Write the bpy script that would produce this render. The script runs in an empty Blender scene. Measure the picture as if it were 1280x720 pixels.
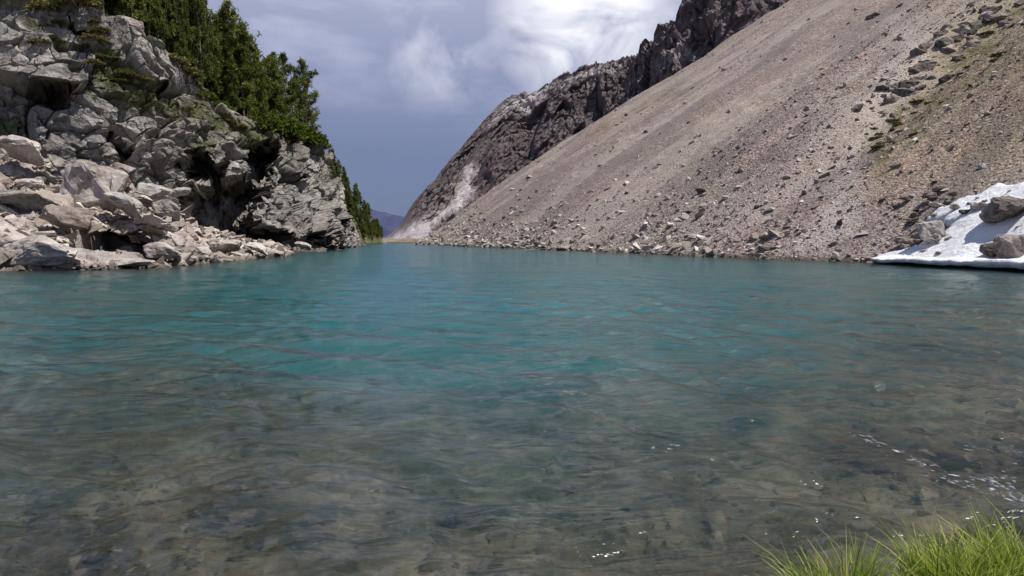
import bpy, bmesh, math, random
import numpy as np
from mathutils import Vector, Matrix, Euler

random.seed(7)
RNG = np.random.default_rng(7)
S = bpy.context.scene
COL = S.collection

# ------------------------------------------------------------------ camera maths
FPX, EYE = 834.0, 1.8
PITCH = math.atan(63.0 / FPX)
CP, SP = math.cos(PITCH), math.sin(PITCH)

def ray(u, v):
    """direction with unit forward (y) step through photo pixel u,v"""
    xc, yc = (u - 640.0) / FPX, (360.0 - v) / FPX
    dy = CP + yc * SP
    return np.array([xc / dy, 1.0, (-SP + yc * CP) / dy])

def at(u, v, depth):
    return np.array([0, 0, EYE]) + ray(u, v) * depth

def project(P):
    """world points (N,3) -> photo pixels"""
    x, y, z = P[:, 0], P[:, 1], P[:, 2] - EYE
    f = y * CP - z * SP
    up = y * SP + z * CP
    f = np.maximum(f, 0.1)
    return 640 + FPX * x / f, 360 - FPX * up / f

# ------------------------------------------------------------------ noise
def _h(ix, iy, iz, seed):
    with np.errstate(over='ignore'):
        n = (ix.astype(np.int64) * 374761393 + iy.astype(np.int64) * 668265263 + iz.astype(np.int64) * 2147483647 + seed * 1274126177)
        n = (n & 0xFFFFFFFF).astype(np.uint64)
        n = ((n ^ (n >> np.uint64(13))) * np.uint64(1274126177)) & np.uint64(0xFFFFFFFF)
        n = ((n ^ (n >> np.uint64(16))) * np.uint64(2246822519)) & np.uint64(0xFFFFFFFF)
        n = n ^ (n >> np.uint64(15))
    return (n & np.uint64(0xFFFFFF)).astype(np.float64) / float(0xFFFFFF)

def vnoise(x, y, z, seed=0):
    ix, iy, iz = np.floor(x), np.floor(y), np.floor(z)
    fx, fy, fz = x - ix, y - iy, z - iz
    fx, fy, fz = [f * f * f * (f * (f * 6 - 15) + 10) for f in (fx, fy, fz)]
    r = 0
    for a in (0, 1):
        wx = fx if a else 1 - fx
        for b in (0, 1):
            wy = fy if b else 1 - fy
            for c in (0, 1):
                wz = fz if c else 1 - fz
                r = r + wx * wy * wz * _h(ix + a, iy + b, iz + c, seed)
    return r * 2 - 1

def fbm(x, y, z, oct=4, seed=0, gain=0.5):
    a, r, s = 1.0, 0, 1.0
    for o in range(oct):
        r = r + a * vnoise(x * s + 17.3 * o, y * s + 5.1 * o, z * s + 9.7 * o, seed + o)
        a *= gain; s *= 2.03
    return r

def voronoi(x, y, seed):
    """F1, F2, three cell randoms and the offset to the cell centre"""
    ix, iy = np.floor(x), np.floor(y)
    F1 = np.full(x.shape, 9.0); F2 = np.full(x.shape, 9.0)
    cx = np.zeros_like(x); cy = np.zeros_like(x); ci = np.zeros_like(x); cj = np.zeros_like(x)
    zz = np.zeros_like(x)
    for a in (-1, 0, 1):
        for b in (-1, 0, 1):
            jx, jy = ix + a, iy + b
            px = jx + _h(jx, jy, zz, seed); py = jy + _h(jx, jy, zz, seed + 1)
            d = np.hypot(px - x, py - y)
            near = d < F1
            F2 = np.where(near, F1, np.minimum(F2, d))
            F1 = np.where(near, d, F1)
            cx = np.where(near, px, cx); cy = np.where(near, py, cy)
            ci = np.where(near, jx, ci); cj = np.where(near, jy, cj)
    r = [_h(ci, cj, zz, seed + k) for k in (2, 3, 4)]
    return F1, F2, r, x - cx, y - cy

def crag(s, t, size, aspect, ang, amp, seed, tilt=0.8, crack=0.35):
    """blocky rock relief: each voronoi cell is a tilted block at its own level, with cracks between"""
    c, sn = math.cos(ang), math.sin(ang)
    a = (s * c + t * sn) / (size * aspect); b = (-s * sn + t * c) / size
    a = a + 0.25 * vnoise(a * 1.7, b * 1.7, b * 0, seed + 50); b = b + 0.25 * vnoise(a * 1.7, b * 1.7, b * 0 + 4, seed + 60)
    F1, F2, r, dx, dy = voronoi(a, b, seed)
    h = (r[0] - 0.5) * 1.2 + tilt * ((r[1] - 0.5) * dx + (r[2] - 0.35) * dy) * 2
    e = np.clip((F2 - F1) / 0.09, 0, 1)
    return amp * (h - crack * (1 - e) ** 2), F2 - F1, r[2]

def poly_dist(u, v, poly):
    """signed distance to a polygon, positive inside"""
    n = len(poly); inside = np.zeros(u.shape, bool); d = np.full(u.shape, 1e9)
    for i in range(n):
        x1, y1 = poly[i]; x2, y2 = poly[(i + 1) % n]
        L = (x2 - x1) ** 2 + (y2 - y1) ** 2
        t = np.clip(((u - x1) * (x2 - x1) + (v - y1) * (y2 - y1)) / L, 0, 1)
        d = np.minimum(d, np.hypot(u - x1 - t * (x2 - x1), v - y1 - t * (y2 - y1)))
        c = ((y1 > v) != (y2 > v)) & (u < (x2 - x1) * (v - y1) / ((y2 - y1) or 1e-9) + x1)
        inside ^= c
    return np.where(inside, d, -d)

def sstep(a, b, x):
    t = np.clip((x - a) / (b - a), 0, 1)
    return t * t * (3 - 2 * t)

# ------------------------------------------------------------------ mesh / object helpers
def mesh_np(name, V, F, mat=None, smooth=False, attrs=None):
    """V (N,3), F (M,k) same-size faces"""
    me = bpy.data.meshes.new(name)
    V = np.asarray(V, np.float32); F = np.asarray(F, np.int32); k = F.shape[1]
    me.vertices.add(len(V)); me.vertices.foreach_set('co', V.ravel())
    me.loops.add(F.size); me.loops.foreach_set('vertex_index', F.ravel())
    me.polygons.add(len(F)); me.polygons.foreach_set('loop_start', np.arange(0, F.size, k, dtype=np.int32))
    me.polygons.foreach_set('use_smooth', np.full(len(F), smooth, bool))
    me.update(calc_edges=True); me.validate()
    for an, av in (attrs or {}).items():
        a = me.attributes.new(an, 'FLOAT', 'POINT'); a.data.foreach_set('value', np.asarray(av, np.float32).ravel())
    if mat: me.materials.append(mat)
    return me

def grid_faces(nr, nc, flip=False):
    i = np.arange(nr * nc).reshape(nr, nc)
    q = np.stack([i[:-1, :-1], i[:-1, 1:], i[1:, 1:], i[1:, :-1]], -1).reshape(-1, 4)
    return q[:, ::-1] if flip else q

def link(name, me, parent=None, loc=None, rot=None, scale=None, **props):
    o = bpy.data.objects.new(name, me); COL.objects.link(o)
    if parent: o.parent = parent
    if loc is not None: o.location = tuple(float(c) for c in loc)
    if rot is not None: o.rotation_euler = rot
    if scale is not None: o.scale = scale
    for k, v in props.items(): o[k] = v
    return o

# ------------------------------------------------------------------ materials
def new_mat(name):
    m = bpy.data.materials.new(name); m.use_nodes = True
    nt = m.node_tree; nt.nodes.clear()
    return m, nt

class N:
    """tiny node-graph writer"""
    def __init__(s, nt): s.nt = nt
    def add(s, t, **kw):
        n = s.nt.nodes.new(t)
        for k, v in kw.items(): setattr(n, k, v)
        return n
    def set(s, sock, v):
        if isinstance(v, bpy.types.NodeSocket): s.nt.links.new(v, sock)
        else: sock.default_value = v
    def noise(s, vec, scale, detail=6, rough=0.6, dist=0.0):
        n = s.add('ShaderNodeTexNoise'); s.set(n.inputs['Vector'], vec)
        n.inputs['Scale'].default_value = scale; n.inputs['Detail'].default_value = detail
        n.inputs['Roughness'].default_value = rough; n.inputs['Distortion'].default_value = dist
        return n.outputs['Fac']
    def vor(s, vec, scale, feature='F1', out='Distance', rnd=1.0):
        n = s.add('ShaderNodeTexVoronoi', feature=feature); s.set(n.inputs['Vector'], vec)
        n.inputs['Scale'].default_value = scale; n.inputs['Randomness'].default_value = rnd
        return n.outputs[out]
    def ramp(s, fac, stops):
        n = s.add('ShaderNodeValToRGB'); s.set(n.inputs['Fac'], fac)
        el = n.color_ramp.elements
        while len(el) < len(stops): el.new(0.5)
        for e, (p, c) in zip(el, stops):
            e.position = p; e.color = tuple(c) + (1,) if len(c) == 3 else c
        return n.outputs['Color']
    def mix(s, fac, a, b, blend='MIX'):
        n = s.add('ShaderNodeMix', data_type='RGBA', blend_type=blend)
        s.set(n.inputs[0], fac)
        for sock, v in ((n.inputs[6], a), (n.inputs[7], b)):
            s.set(sock, v if isinstance(v, bpy.types.NodeSocket) else tuple(v) + (1,))
        return n.outputs[2]
    def math(s, op, a, b=0.0, clamp=False):
        n = s.add('ShaderNodeMath', operation=op, use_clamp=clamp)
        s.set(n.inputs[0], a); s.set(n.inputs[1], b)
        return n.outputs[0]
    def maprange(s, v, a, b, c=0.0, d=1.0):
        n = s.add('ShaderNodeMapRange'); s.set(n.inputs[0], v)
        for i, x in enumerate((a, b, c, d)): n.inputs[i + 1].default_value = x
        return n.outputs[0]
    def mapping(s, vec, scale=(1, 1, 1), rot=(0, 0, 0), loc=(0, 0, 0)):
        n = s.add('ShaderNodeMapping'); s.set(n.inputs['Vector'], vec)
        n.inputs['Scale'].default_value = scale; n.inputs['Rotation'].default_value = rot; n.inputs['Location'].default_value = loc
        return n.outputs[0]
    def attr(s, name):
        return s.add('ShaderNodeAttribute', attribute_name=name).outputs['Fac']
    def bump(s, height, strength, dist, normal=None):
        n = s.add('ShaderNodeBump'); s.set(n.inputs['Height'], height)
        n.inputs['Strength'].default_value = strength; n.inputs['Distance'].default_value = dist
        if normal is not None: s.set(n.inputs['Normal'], normal)
        return n.outputs[0]
    def bsdf(s, color, rough=0.85, normal=None, spec=0.3):
        b = s.add('ShaderNodeBsdfPrincipled'); s.set(b.inputs['Base Color'], color if isinstance(color, bpy.types.NodeSocket) else tuple(color) + (1,))
        b.inputs['Roughness'].default_value = rough; b.inputs['Specular IOR Level'].default_value = spec
        if normal is not None: s.set(b.inputs['Normal'], normal)
        o = s.add('ShaderNodeOutputMaterial'); s.nt.links.new(b.outputs[0], o.inputs[0])
        return b
    def pos(s): return s.add('ShaderNodeNewGeometry').outputs['Position']
    def objc(s): return s.add('ShaderNodeTexCoord').outputs['Object']
    def rand(s): return s.add('ShaderNodeObjectInfo').outputs['Random']

def rock_mat(name, dark, mid, light, grain=1.0, moss=True, streak=None, bump=0.5, stain=(0.20, 0.13, 0.08)):
    m, nt = new_mat(name); n = N(nt); p = n.pos()
    big = n.noise(p, 0.16 * grain, 5, 0.65, 0.6)
    fine = n.noise(p, 1.9 * grain, 8, 0.75, 0.3)
    f = n.math('ADD', n.math('MULTIPLY', big, 0.55), n.math('MULTIPLY', fine, 0.45))
    col = n.ramp(f, [(0.34, dark), (0.47, mid), (0.60, light)])
    lich = n.noise(p, 0.7 * grain, 7, 0.7, 1.0)
    col = n.mix(n.maprange(lich, 0.56, 0.66), col, [0.6 * c + 0.4 * s for c, s in zip(mid, stain)])
    col = n.mix(n.maprange(n.noise(p, 5.5 * grain, 4, 0.6), 0.55, 0.8, 0, 0.55), col, dark)
    if streak:   # run-off streaks down the face
        sv = n.mapping(p, (1.2 * grain, 1.2 * grain, 0.12 * grain))
        col = n.mix(n.maprange(n.noise(sv, 1.0, 5, 0.6, 0.4), 0.50, 0.66, 0, 0.7), col, streak)
    if moss:
        mo = n.noise(p, 1.3 * grain, 6, 0.7)
        fac = n.math('MULTIPLY', n.attr('moss'), n.maprange(mo, 0.30, 0.52))
        gcol = n.ramp(n.noise(p, 3.0 * grain, 5, 0.7), [(0.35, (0.035, 0.05, 0.016)), (0.5, (0.075, 0.085, 0.03)), (0.65, (0.13, 0.12, 0.05))])
        col = n.mix(fac, col, gcol)
    tint = n.attr('tint')
    col = n.mix(n.maprange(tint, 0, 1, 0.0, 1.0), col, n.mix(1.0, col, (1.35, 1.24, 1.18), 'MULTIPLY'))
    sz_ = n.add('ShaderNodeSeparateXYZ'); nt.links.new(p, sz_.inputs[0])
    wet = n.math('ADD', sz_.outputs[2], n.math('MULTIPLY', n.noise(p, 1.5, 4, 0.6), -0.4))
    col = n.mix(n.maprange(wet, 0.0, 0.18, 0.75, 0), col, n.mix(1.0, col, (0.30, 0.29, 0.26), 'MULTIPLY'))
    h = n.math('ADD', fine, n.math('MULTIPLY', n.vor(p, 2.6 * grain, 'DISTANCE_TO_EDGE'), 0.6))
    h = n.math('ADD', h, n.math('MULTIPLY', n.noise(p, 9 * grain, 4, 0.6), 0.25))
    n.bsdf(col, 0.9, n.bump(h, bump, 0.35 / grain), 0.2)
    return m

M_CLIFF = rock_mat('grey_cliff_rock', (0.060, 0.055, 0.050), (0.195, 0.182, 0.168), (0.37, 0.348, 0.322), 1.0, streak=(0.07, 0.064, 0.058))
M_MOUNT = rock_mat('cloud_dark_mountain_rock', (0.035, 0.030, 0.036), (0.085, 0.070, 0.076), (0.17, 0.15, 0.15), 0.11, bump=0.8, streak=(0.04, 0.034, 0.04))  # cloud shadow is part of these dark tones

def boulder_mat(name, dark, mid, light, grain=1.0):
    m, nt = new_mat(name); n = N(nt); p = n.pos(); r = n.rand()
    f = n.math('ADD', n.math('MULTIPLY', n.noise(p, 0.5 * grain, 6, 0.7, 0.5), 0.6), n.math('MULTIPLY', n.noise(p, 4 * grain, 6, 0.7), 0.4))
    f = n.math('ADD', f, n.maprange(r, 0, 1, -0.05, 0.06))
    col = n.ramp(f, [(0.36, dark), (0.48, mid), (0.60, light)])
    col = n.mix(n.maprange(n.noise(p, 1.1 * grain, 6, 0.7, 0.8), 0.58, 0.68, 0, 0.7), col, [c * k for c, k in zip(mid, (0.75, 0.62, 0.5))])
    sz_ = n.add('ShaderNodeSeparateXYZ'); nt.links.new(p, sz_.inputs[0])
    wet = n.math('ADD', sz_.outputs[2], n.math('MULTIPLY', n.noise(p, 1.5, 4, 0.6), -0.25))
    col = n.mix(n.maprange(wet, 0.0, 0.12, 0.75, 0), col, n.mix(1.0, col, (0.30, 0.29, 0.26), 'MULTIPLY'))
    h = n.math('ADD', n.noise(p, 2.2 * grain, 8, 0.75), n.math('MULTIPLY', n.vor(p, 1.6 * grain, 'DISTANCE_TO_EDGE'), 0.5))
    n.bsdf(col, 0.9, n.bump(h, 0.5, 0.3 / grain), 0.2)
    return m

M_PALE = boulder_mat('pale_pinkish_boulder_rock', (0.15, 0.127, 0.112), (0.355, 0.308, 0.276), (0.56, 0.505, 0.462))
M_GREYB = boulder_mat('grey_boulder_rock', (0.085, 0.077, 0.069), (0.235, 0.215, 0.195), (0.40, 0.37, 0.34))
M_BROWN = boulder_mat('brown_boulder_rock', (0.10, 0.08, 0.07), (0.25, 0.205, 0.18), (0.43, 0.385, 0.35))
M_DARKB = boulder_mat('dark_outcrop_rock', (0.04, 0.034, 0.03), (0.11, 0.092, 0.08), (0.22, 0.19, 0.165))
M_WETB = boulder_mat('lake_bed_rock', (0.045, 0.04, 0.032), (0.12, 0.105, 0.08), (0.24, 0.21, 0.16), 2.0)

# scree ground: gravel in many sizes
def scree_mat():
    m, nt = new_mat('scree_gravel'); n = N(nt); p = n.pos()
    wn = n.add('ShaderNodeTexNoise'); nt.links.new(p, wn.inputs['Vector']); wn.inputs['Scale'].default_value = 2.2; wn.inputs['Detail'].default_value = 5
    wa = n.add('ShaderNodeVectorMath', operation='SCALE'); nt.links.new(wn.outputs['Color'], wa.inputs[0]); wa.inputs['Scale'].default_value = 0.55
    wb = n.add('ShaderNodeVectorMath', operation='ADD'); nt.links.new(p, wb.inputs[0]); nt.links.new(wa.outputs[0], wb.inputs[1]); p = wb.outputs[0]
    cells = n.vor(p, 3.6, 'F1', 'Color'); cells2 = n.vor(p, 9.0, 'F1', 'Color')
    sep = n.add('ShaderNodeSeparateColor'); n.set(sep.inputs[0], cells)
    stk = n.attr('streak')
    sep2 = n.add('ShaderNodeSeparateColor'); n.set(sep2.inputs[0], cells2)
    stones = n.ramp(n.math('ADD', n.math('MULTIPLY', sep.outputs[0], 0.5), n.math('MULTIPLY', sep2.outputs[1], 0.5)),
                    [(0.18, (0.12, 0.104, 0.093)), (0.40, (0.265, 0.232, 0.210)), (0.58, (0.345, 0.305, 0.278)), (0.80, (0.53, 0.48, 0.445))])
    big = n.noise(p, 0.05, 5, 0.6, 0.5)
    hue = n.ramp(big, [(0.35, (1.05, 0.98, 0.86)), (0.5, (1.0, 0.96, 0.95)), (0.65, (1.08, 0.93, 0.91))])
    col = n.mix(1.0, stones, hue, 'MULTIPLY')
    # fall-line tongues of finer, greyer grit
    fine = n.noise(p, 0.35, 6, 0.7, 0.6)
    col = n.mix(n.maprange(fine, 0.50, 0.66, 0, 0.6), col, (0.30, 0.264, 0.246))
    col = n.mix(n.maprange(stk, 0.05, 0.5, 0, 0.62), col, (0.215, 0.185, 0.180))
    col = n.mix(n.maprange(stk, -0.05, -0.5, 0, 0.5), col, (0.43, 0.385, 0.35))
    col = n.mix(n.math('MULTIPLY', n.attr('pale'), 0.55), col, (0.52, 0.47, 0.45))
    warm = n.attr('warm')
    col = n.mix(n.math('MULTIPLY', warm, 0.7), col, n.mix(1.0, col, (1.0, 0.955, 0.76), 'MULTIPLY'))
    mo = n.math('MULTIPLY', n.attr('moss'), n.maprange(n.noise(p, 0.7, 7, 0.75), 0.42, 0.58))
    col = n.mix(mo, col, n.ramp(n.noise(p, 3, 5, 0.7), [(0.35, (0.07, 0.065, 0.028)), (0.5, (0.15, 0.135, 0.06)), (0.66, (0.25, 0.215, 0.12))]))
    h = n.math('ADD', n.math('MULTIPLY', n.vor(p, 3.6), -1.0), n.math('MULTIPLY', n.vor(p, 9.0), -0.4))
    col = n.mix(1.0, col, (0.90, 0.865, 0.825), 'MULTIPLY')
    sz_ = n.add('ShaderNodeSeparateXYZ'); nt.links.new(n.pos(), sz_.inputs[0])
    wet = n.math('ADD', sz_.outputs[2], n.math('MULTIPLY', n.noise(n.pos(), 1.2, 4, 0.6), -0.4))
    col = n.mix(n.maprange(wet, 0.0, 0.2, 0.75, 0), col, n.mix(1.0, col, (0.30, 0.29, 0.26), 'MULTIPLY'))
    n.bsdf(col, 0.95, n.bump(h, 0.9, 0.15), 0.15)
    return m
M_SCREE = scree_mat()

def stone_mat(name, stops):
    m, nt = new_mat(name); n = N(nt); p = n.pos()
    col = n.ramp(n.attr('tint'), stops)
    col = n.mix(1.0, col, (0.93, 0.90, 0.865), 'MULTIPLY')
    col = n.mix(1.0, col, n.ramp(n.noise(p, 5, 4, 0.7), [(0.3, (0.75, 0.75, 0.75)), (0.7, (1.15, 1.15, 1.15))]), 'MULTIPLY')
    if name != 'lake_bed_stones':
        sz_ = n.add('ShaderNodeSeparateXYZ'); nt.links.new(n.pos(), sz_.inputs[0])
        wet = n.math('ADD', sz_.outputs[2], n.math('MULTIPLY', n.noise(n.pos(), 1.2, 4, 0.6), -0.4))
        col = n.mix(n.maprange(wet, 0.0, 0.2, 0.75, 0), col, n.mix(1.0, col, (0.30, 0.29, 0.26), 'MULTIPLY'))
    n.bsdf(col, 0.92, n.bump(n.noise(p, 7, 5, 0.7), 0.4, 0.08), 0.2)
    return m
M_STONE = stone_mat('scree_stones', [(0.0, (0.10, 0.086, 0.078)), (0.25, (0.22, 0.190, 0.172)), (0.55, (0.33, 0.288, 0.262)), (0.8, (0.45, 0.40, 0.37)), (1.0, (0.66, 0.61, 0.57))])
M_PEBBLE = stone_mat('lake_bed_stones', [(0.0, (0.05, 0.044, 0.034)), (0.3, (0.10, 0.086, 0.062)), (0.7, (0.17, 0.145, 0.10)), (1.0, (0.34, 0.30, 0.23))])
M_RUBBLE = stone_mat('pale_rubble', [(0.0, (0.12, 0.10, 0.088)), (0.3, (0.28, 0.24, 0.212)), (0.7, (0.44, 0.385, 0.345)), (1.0, (0.64, 0.58, 0.53))])

def bed_mat():
    m, nt = new_mat('lake_bed_silt'); n = N(nt); p = n.pos()
    a = n.noise(p, 0.62, 6, 0.62, 0.9); b = n.noise(p, 3.2, 6, 0.7, 0.5)
    f = n.math('ADD', n.math('MULTIPLY', a, 0.6), n.math('MULTIPLY', b, 0.4))
    col = n.ramp(f, [(0.36, (0.026, 0.023, 0.015)), (0.45, (0.078, 0.068, 0.044)), (0.52, (0.16, 0.140, 0.092)), (0.60, (0.27, 0.238, 0.16)), (0.68, (0.38, 0.335, 0.23))])
    cel = n.vor(p, 7.0, 'F1', 'Color'); sp = n.add('ShaderNodeSeparateColor'); n.set(sp.inputs[0], cel)
    col = n.mix(0.45, col, n.mix(1.0, col, n.ramp(sp.outputs[0], [(0.1, (0.3, 0.3, 0.3)), (0.9, (1.9, 1.85, 1.75))]), 'MULTIPLY'))
    col = n.mix(n.maprange(n.noise(p, 0.35, 4, 0.6), 0.48, 0.66, 0, 0.6), col, (0.075, 0.082, 0.036))
    n.bsdf(col, 0.9, n.bump(n.noise(p, 6, 6, 0.7), 0.6, 0.1), 0.2)
    return m
M_BED = bed_mat()

def soil_mat(name, a, b, c, sc=1.0):
    m, nt = new_mat(name); n = N(nt); p = n.pos()
    col = n.ramp(n.noise(p, 2.0 * sc, 7, 0.7), [(0.35, a), (0.5, b), (0.65, c)])
    n.bsdf(col, 0.95, n.bump(n.noise(p, 6 * sc, 6, 0.7), 0.8, 0.15 / sc), 0.1)
    return m
M_BANK = soil_mat('peaty_bank_soil', (0.03, 0.024, 0.014), (0.065, 0.055, 0.028), (0.10, 0.095, 0.04), 3)
M_FOREST = soil_mat('forest_floor', (0.022, 0.03, 0.012), (0.045, 0.055, 0.02), (0.09, 0.085, 0.04), 0.5)
M_FARHILL = soil_mat('hazy_far_wooded_hill', (0.055, 0.065, 0.13), (0.065, 0.075, 0.145), (0.08, 0.09, 0.16), 0.02)  # blue of distance haze is mixed into the forest colour
M_VALLEY = soil_mat('valley_ground', (0.10, 0.09, 0.07), (0.16, 0.14, 0.11), (0.22, 0.20, 0.16), 0.05)

def snow_mat():
    m, nt = new_mat('old_snow'); n = N(nt); p = n.pos()
    col = n.ramp(n.noise(p, 0.9, 7, 0.7, 0.5), [(0.34, (0.70, 0.68, 0.66)), (0.46, (0.90, 0.90, 0.90)), (0.6, (0.95, 0.95, 0.95))])
    col = n.mix(n.maprange(n.noise(p, 7, 4, 0.7), 0.62, 0.78, 0, 0.5), col, (0.42, 0.37, 0.33))
    col = n.mix(n.maprange(n.noise(n.mapping(p, (.5, 1.6, 1.6)), 1.1, 7, 0.75, 0.8), 0.56, 0.70, 0, 0.65), col, (0.50, 0.46, 0.42))
    n.bsdf(col, 0.6, n.bump(n.noise(p, 2.4, 7, 0.7), 0.9, 0.4), 0.3)
    return m
M_SNOW = snow_mat()

def foliage_mat(name, stops, trans=0.25):
    m, nt = new_mat(name); n = N(nt)
    f = n.math('ADD', n.math('MULTIPLY', n.attr('tint'), 0.75), n.math('MULTIPLY', n.rand(), 0.25))
    col = n.ramp(f, stops)
    d = n.add('ShaderNodeBsdfDiffuse'); n.set(d.inputs[0], col)
    t = n.add('ShaderNodeBsdfTranslucent'); n.set(t.inputs[0], n.mix(1.0, col, (1.2, 1.3, 0.6), 'MULTIPLY'))
    mx = n.add('ShaderNodeMixShader'); mx.inputs[0].default_value = trans
    nt.links.new(d.outputs[0], mx.inputs[1]); nt.links.new(t.outputs[0], mx.inputs[2])
    o = n.add('ShaderNodeOutputMaterial'); nt.links.new(mx.outputs[0], o.inputs[0])
    return m
M_NEEDLE = foliage_mat('conifer_needles', [(0.0, (0.038, 0.052, 0.018)), (0.4, (0.100, 0.122, 0.036)), (0.7, (0.175, 0.190, 0.055)), (1.0, (0.29, 0.27, 0.095))])
M_BUSH = foliage_mat('bush_leaves', [(0.0, (0.04, 0.055, 0.014)), (0.5, (0.095, 0.12, 0.028)), (1.0, (0.18, 0.195, 0.06))])
M_GRASS = foliage_mat('grass_blades', [(0.0, (0.05, 0.075, 0.018)), (0.35, (0.16, 0.23, 0.04)), (0.6, (0.30, 0.37, 0.075)), (0.8, (0.50, 0.48, 0.16)), (0.92, (0.58, 0.47, 0.25)), (1.0, (0.42, 0.24, 0.13))], 0.35)
M_OLIVE = foliage_mat('dry_olive_scrub', [(0.0, (0.07, 0.07, 0.028)), (0.5, (0.16, 0.15, 0.062)), (1.0, (0.28, 0.245, 0.12))], 0.15)
def bark():
    m, nt = new_mat('pale_bark'); n = N(nt); p = n.objc()
    col = n.ramp(n.noise(n.mapping(p, (6, 6, 1)), 2, 5, 0.7), [(0.3, (0.10, 0.075, 0.055)), (0.6, (0.30, 0.25, 0.20)), (0.8, (0.42, 0.37, 0.30))])
    n.bsdf(col, 0.95, n.bump(n.noise(p, 12, 4), 0.6, 0.05), 0.1)
    return m
M_BARK = bark()

# ------------------------------------------------------------------ terrain functions (right-hand talus cone)
CONE_C = np.array([305.0, 212.0]); CONE_K = 0.65
_shore_uv = [(1420, 350), (1280, 338), (1180, 333), (1090, 328), (940, 323), (800, 317), (700, 313), (600, 309), (545, 306.5), (520, 305.5)]
_th, _R = [], []
for _u, _v in _shore_uv:
    _r = ray(_u, _v); _d = -EYE / _r[2]; _p = _r[:2] * _d
    _q = _p - CONE_C; _th.append(math.atan2(_q[1], _q[0]) % (2 * math.pi)); _R.append(math.hypot(*_q))
_o = np.argsort(_th); _th = np.array(_th)[_o]; _R = np.array(_R)[_o]
# beyond the lake's end the foot keeps the plain cone radius
_th = np.concatenate([[_th[0] - 0.6, _th[0] - 0.15], _th, [_th[-1] + 0.12, _th[-1] + 0.5]])
_R = np.concatenate([[333, 333], _R, [_R[-1] - 6, _R[-1] - 10]])

def cone_base(x, y):
    qx, qy = x - CONE_C[0], y - CONE_C[1]
    th = np.arctan2(qy, qx) % (2 * math.pi); r = np.hypot(qx, qy)
    return np.interp(th, _th, _R) - r, th, r

def cone_z(x, y):
    d, th, r = cone_base(x, y)
    z = CONE_K * d
    w = sstep(0, 25, d)
    # fall-line chutes and lobes
    z = z + w * (2.0 * fbm(th * 30, r * 0.010, r * 0, 4, 11) + 0.5 * fbm(x * 0.09, y * 0.09, x * 0, 4, 13))
    z = z + 0.10 * fbm(x * 0.6, y * 0.6, x * 0, 3, 17)
    return z

def cone_hit(u, v):
    d = ray(u, v); t = 20.0
    ts = np.arange(20, 330, 0.5)
    P = np.array([0, 0, EYE]) + ts[:, None] * d
    g = P[:, 2] - cone_z(P[:, 0], P[:, 1])
    k = np.argmax(g < 0)
    return P[k] if g[k] < 0 else P[-1]

# ------------------------------------------------------------------ SCREE SLOPE (structure)
tt = np.linspace(_th[2] - 0.35, _th[-3] + 0.16, 620)
dd = np.concatenate([np.linspace(-14, 0, 16)[:-1], np.linspace(0, 40, 190)[:-1], np.linspace(40, 230, 230)])
TH, DD = np.meshgrid(tt, dd)
RR = np.interp(TH, _th, _R) - DD
X = CONE_C[0] + RR * np.cos(TH); Y = CONE_C[1] + RR * np.sin(TH)
Z = cone_z(X.ravel(), Y.ravel()).reshape(X.shape)
V = np.stack([X, Y, Z], -1).reshape(-1, 3)
U_, V_ = project(V)
GREEN = [(1070, 214), (1080, 179), (1109, 148), (1150, 115), (1200, 70), (1272, 12), (1330, -12), (1330, 46), (1254, 90), (1194, 132), (1144, 174), (1098, 208)]
_d, _t, _r = cone_base(V[:, 0], V[:, 1])
_t2 = _t + 0.012 * fbm(_t * 20, _r * 0.03, _r * 0, 3, 301)
STRK = 0.75 * fbm(_t2 * 60, _r * 0.016, _r * 0, 5, 311, 0.62) + 0.35 * fbm(V[:, 0] * .06, V[:, 1] * .06, V[:, 0] * 0, 3, 315)
CHUTE = [(1010, 300), (1030, 250), (1050, 200), (1075, 150), (1100, 100), (1130, 40), (1160, 40), (1150, 90), (1120, 140), (1085, 190), (1070, 240), (1080, 300)]
GREEN2 = [(735, 168), (760, 150), (800, 128), (850, 105), (852, 115), (800, 142), (760, 165)]
wob = 26 * fbm(V[:, 0] * 0.12, V[:, 1] * 0.12, V[:, 2] * 0.12, 4, 21)
gm = np.maximum(sstep(-14, 14, poly_dist(U_, V_, GREEN) + wob), 0.6 * sstep(-5, 5, poly_dist(U_, V_, GREEN2) + wob * 0.3))
WARM = [(1060, 240), (1080, 180), (1130, 110), (1180, 40), (1220, -40), (1500, -60), (1500, 250), (1280, 230), (1180, 250)]
wm = sstep(-40, 40, poly_dist(U_, V_, WARM) + wob)
me = mesh_np('scree_slope', V, grid_faces(*X.shape), M_SCREE, True, {'moss': gm, 'warm': wm, 'streak': STRK, 'pale': sstep(-14, 10, poly_dist(U_, V_, CHUTE) + wob)})
link('scree_slope', me, kind='structure')

# ------------------------------------------------------------------ rock shapes
def hull_points(rng, n, sq):
    p = rng.normal(size=(n, 3)); p /= np.linalg.norm(p, axis=1)[:, None]
    m = np.max(np.abs(p), axis=1)[:, None]
    p = p * (1 - sq) + sq * p / m * 0.8
    return p * rng.uniform(0.85, 1.1, (n, 1))

def hull_mesh(pts):
    bm = bmesh.new()
    for p in pts: bm.verts.new(p)
    r = bmesh.ops.convex_hull(bm, input=bm.verts)
    junk = [g for g in r['geom_interior'] if isinstance(g, bmesh.types.BMVert)] + [v for v in bm.verts if not v.link_faces]
    bmesh.ops.delete(bm, geom=list(set(junk)), context='VERTS')
    return bm

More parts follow.
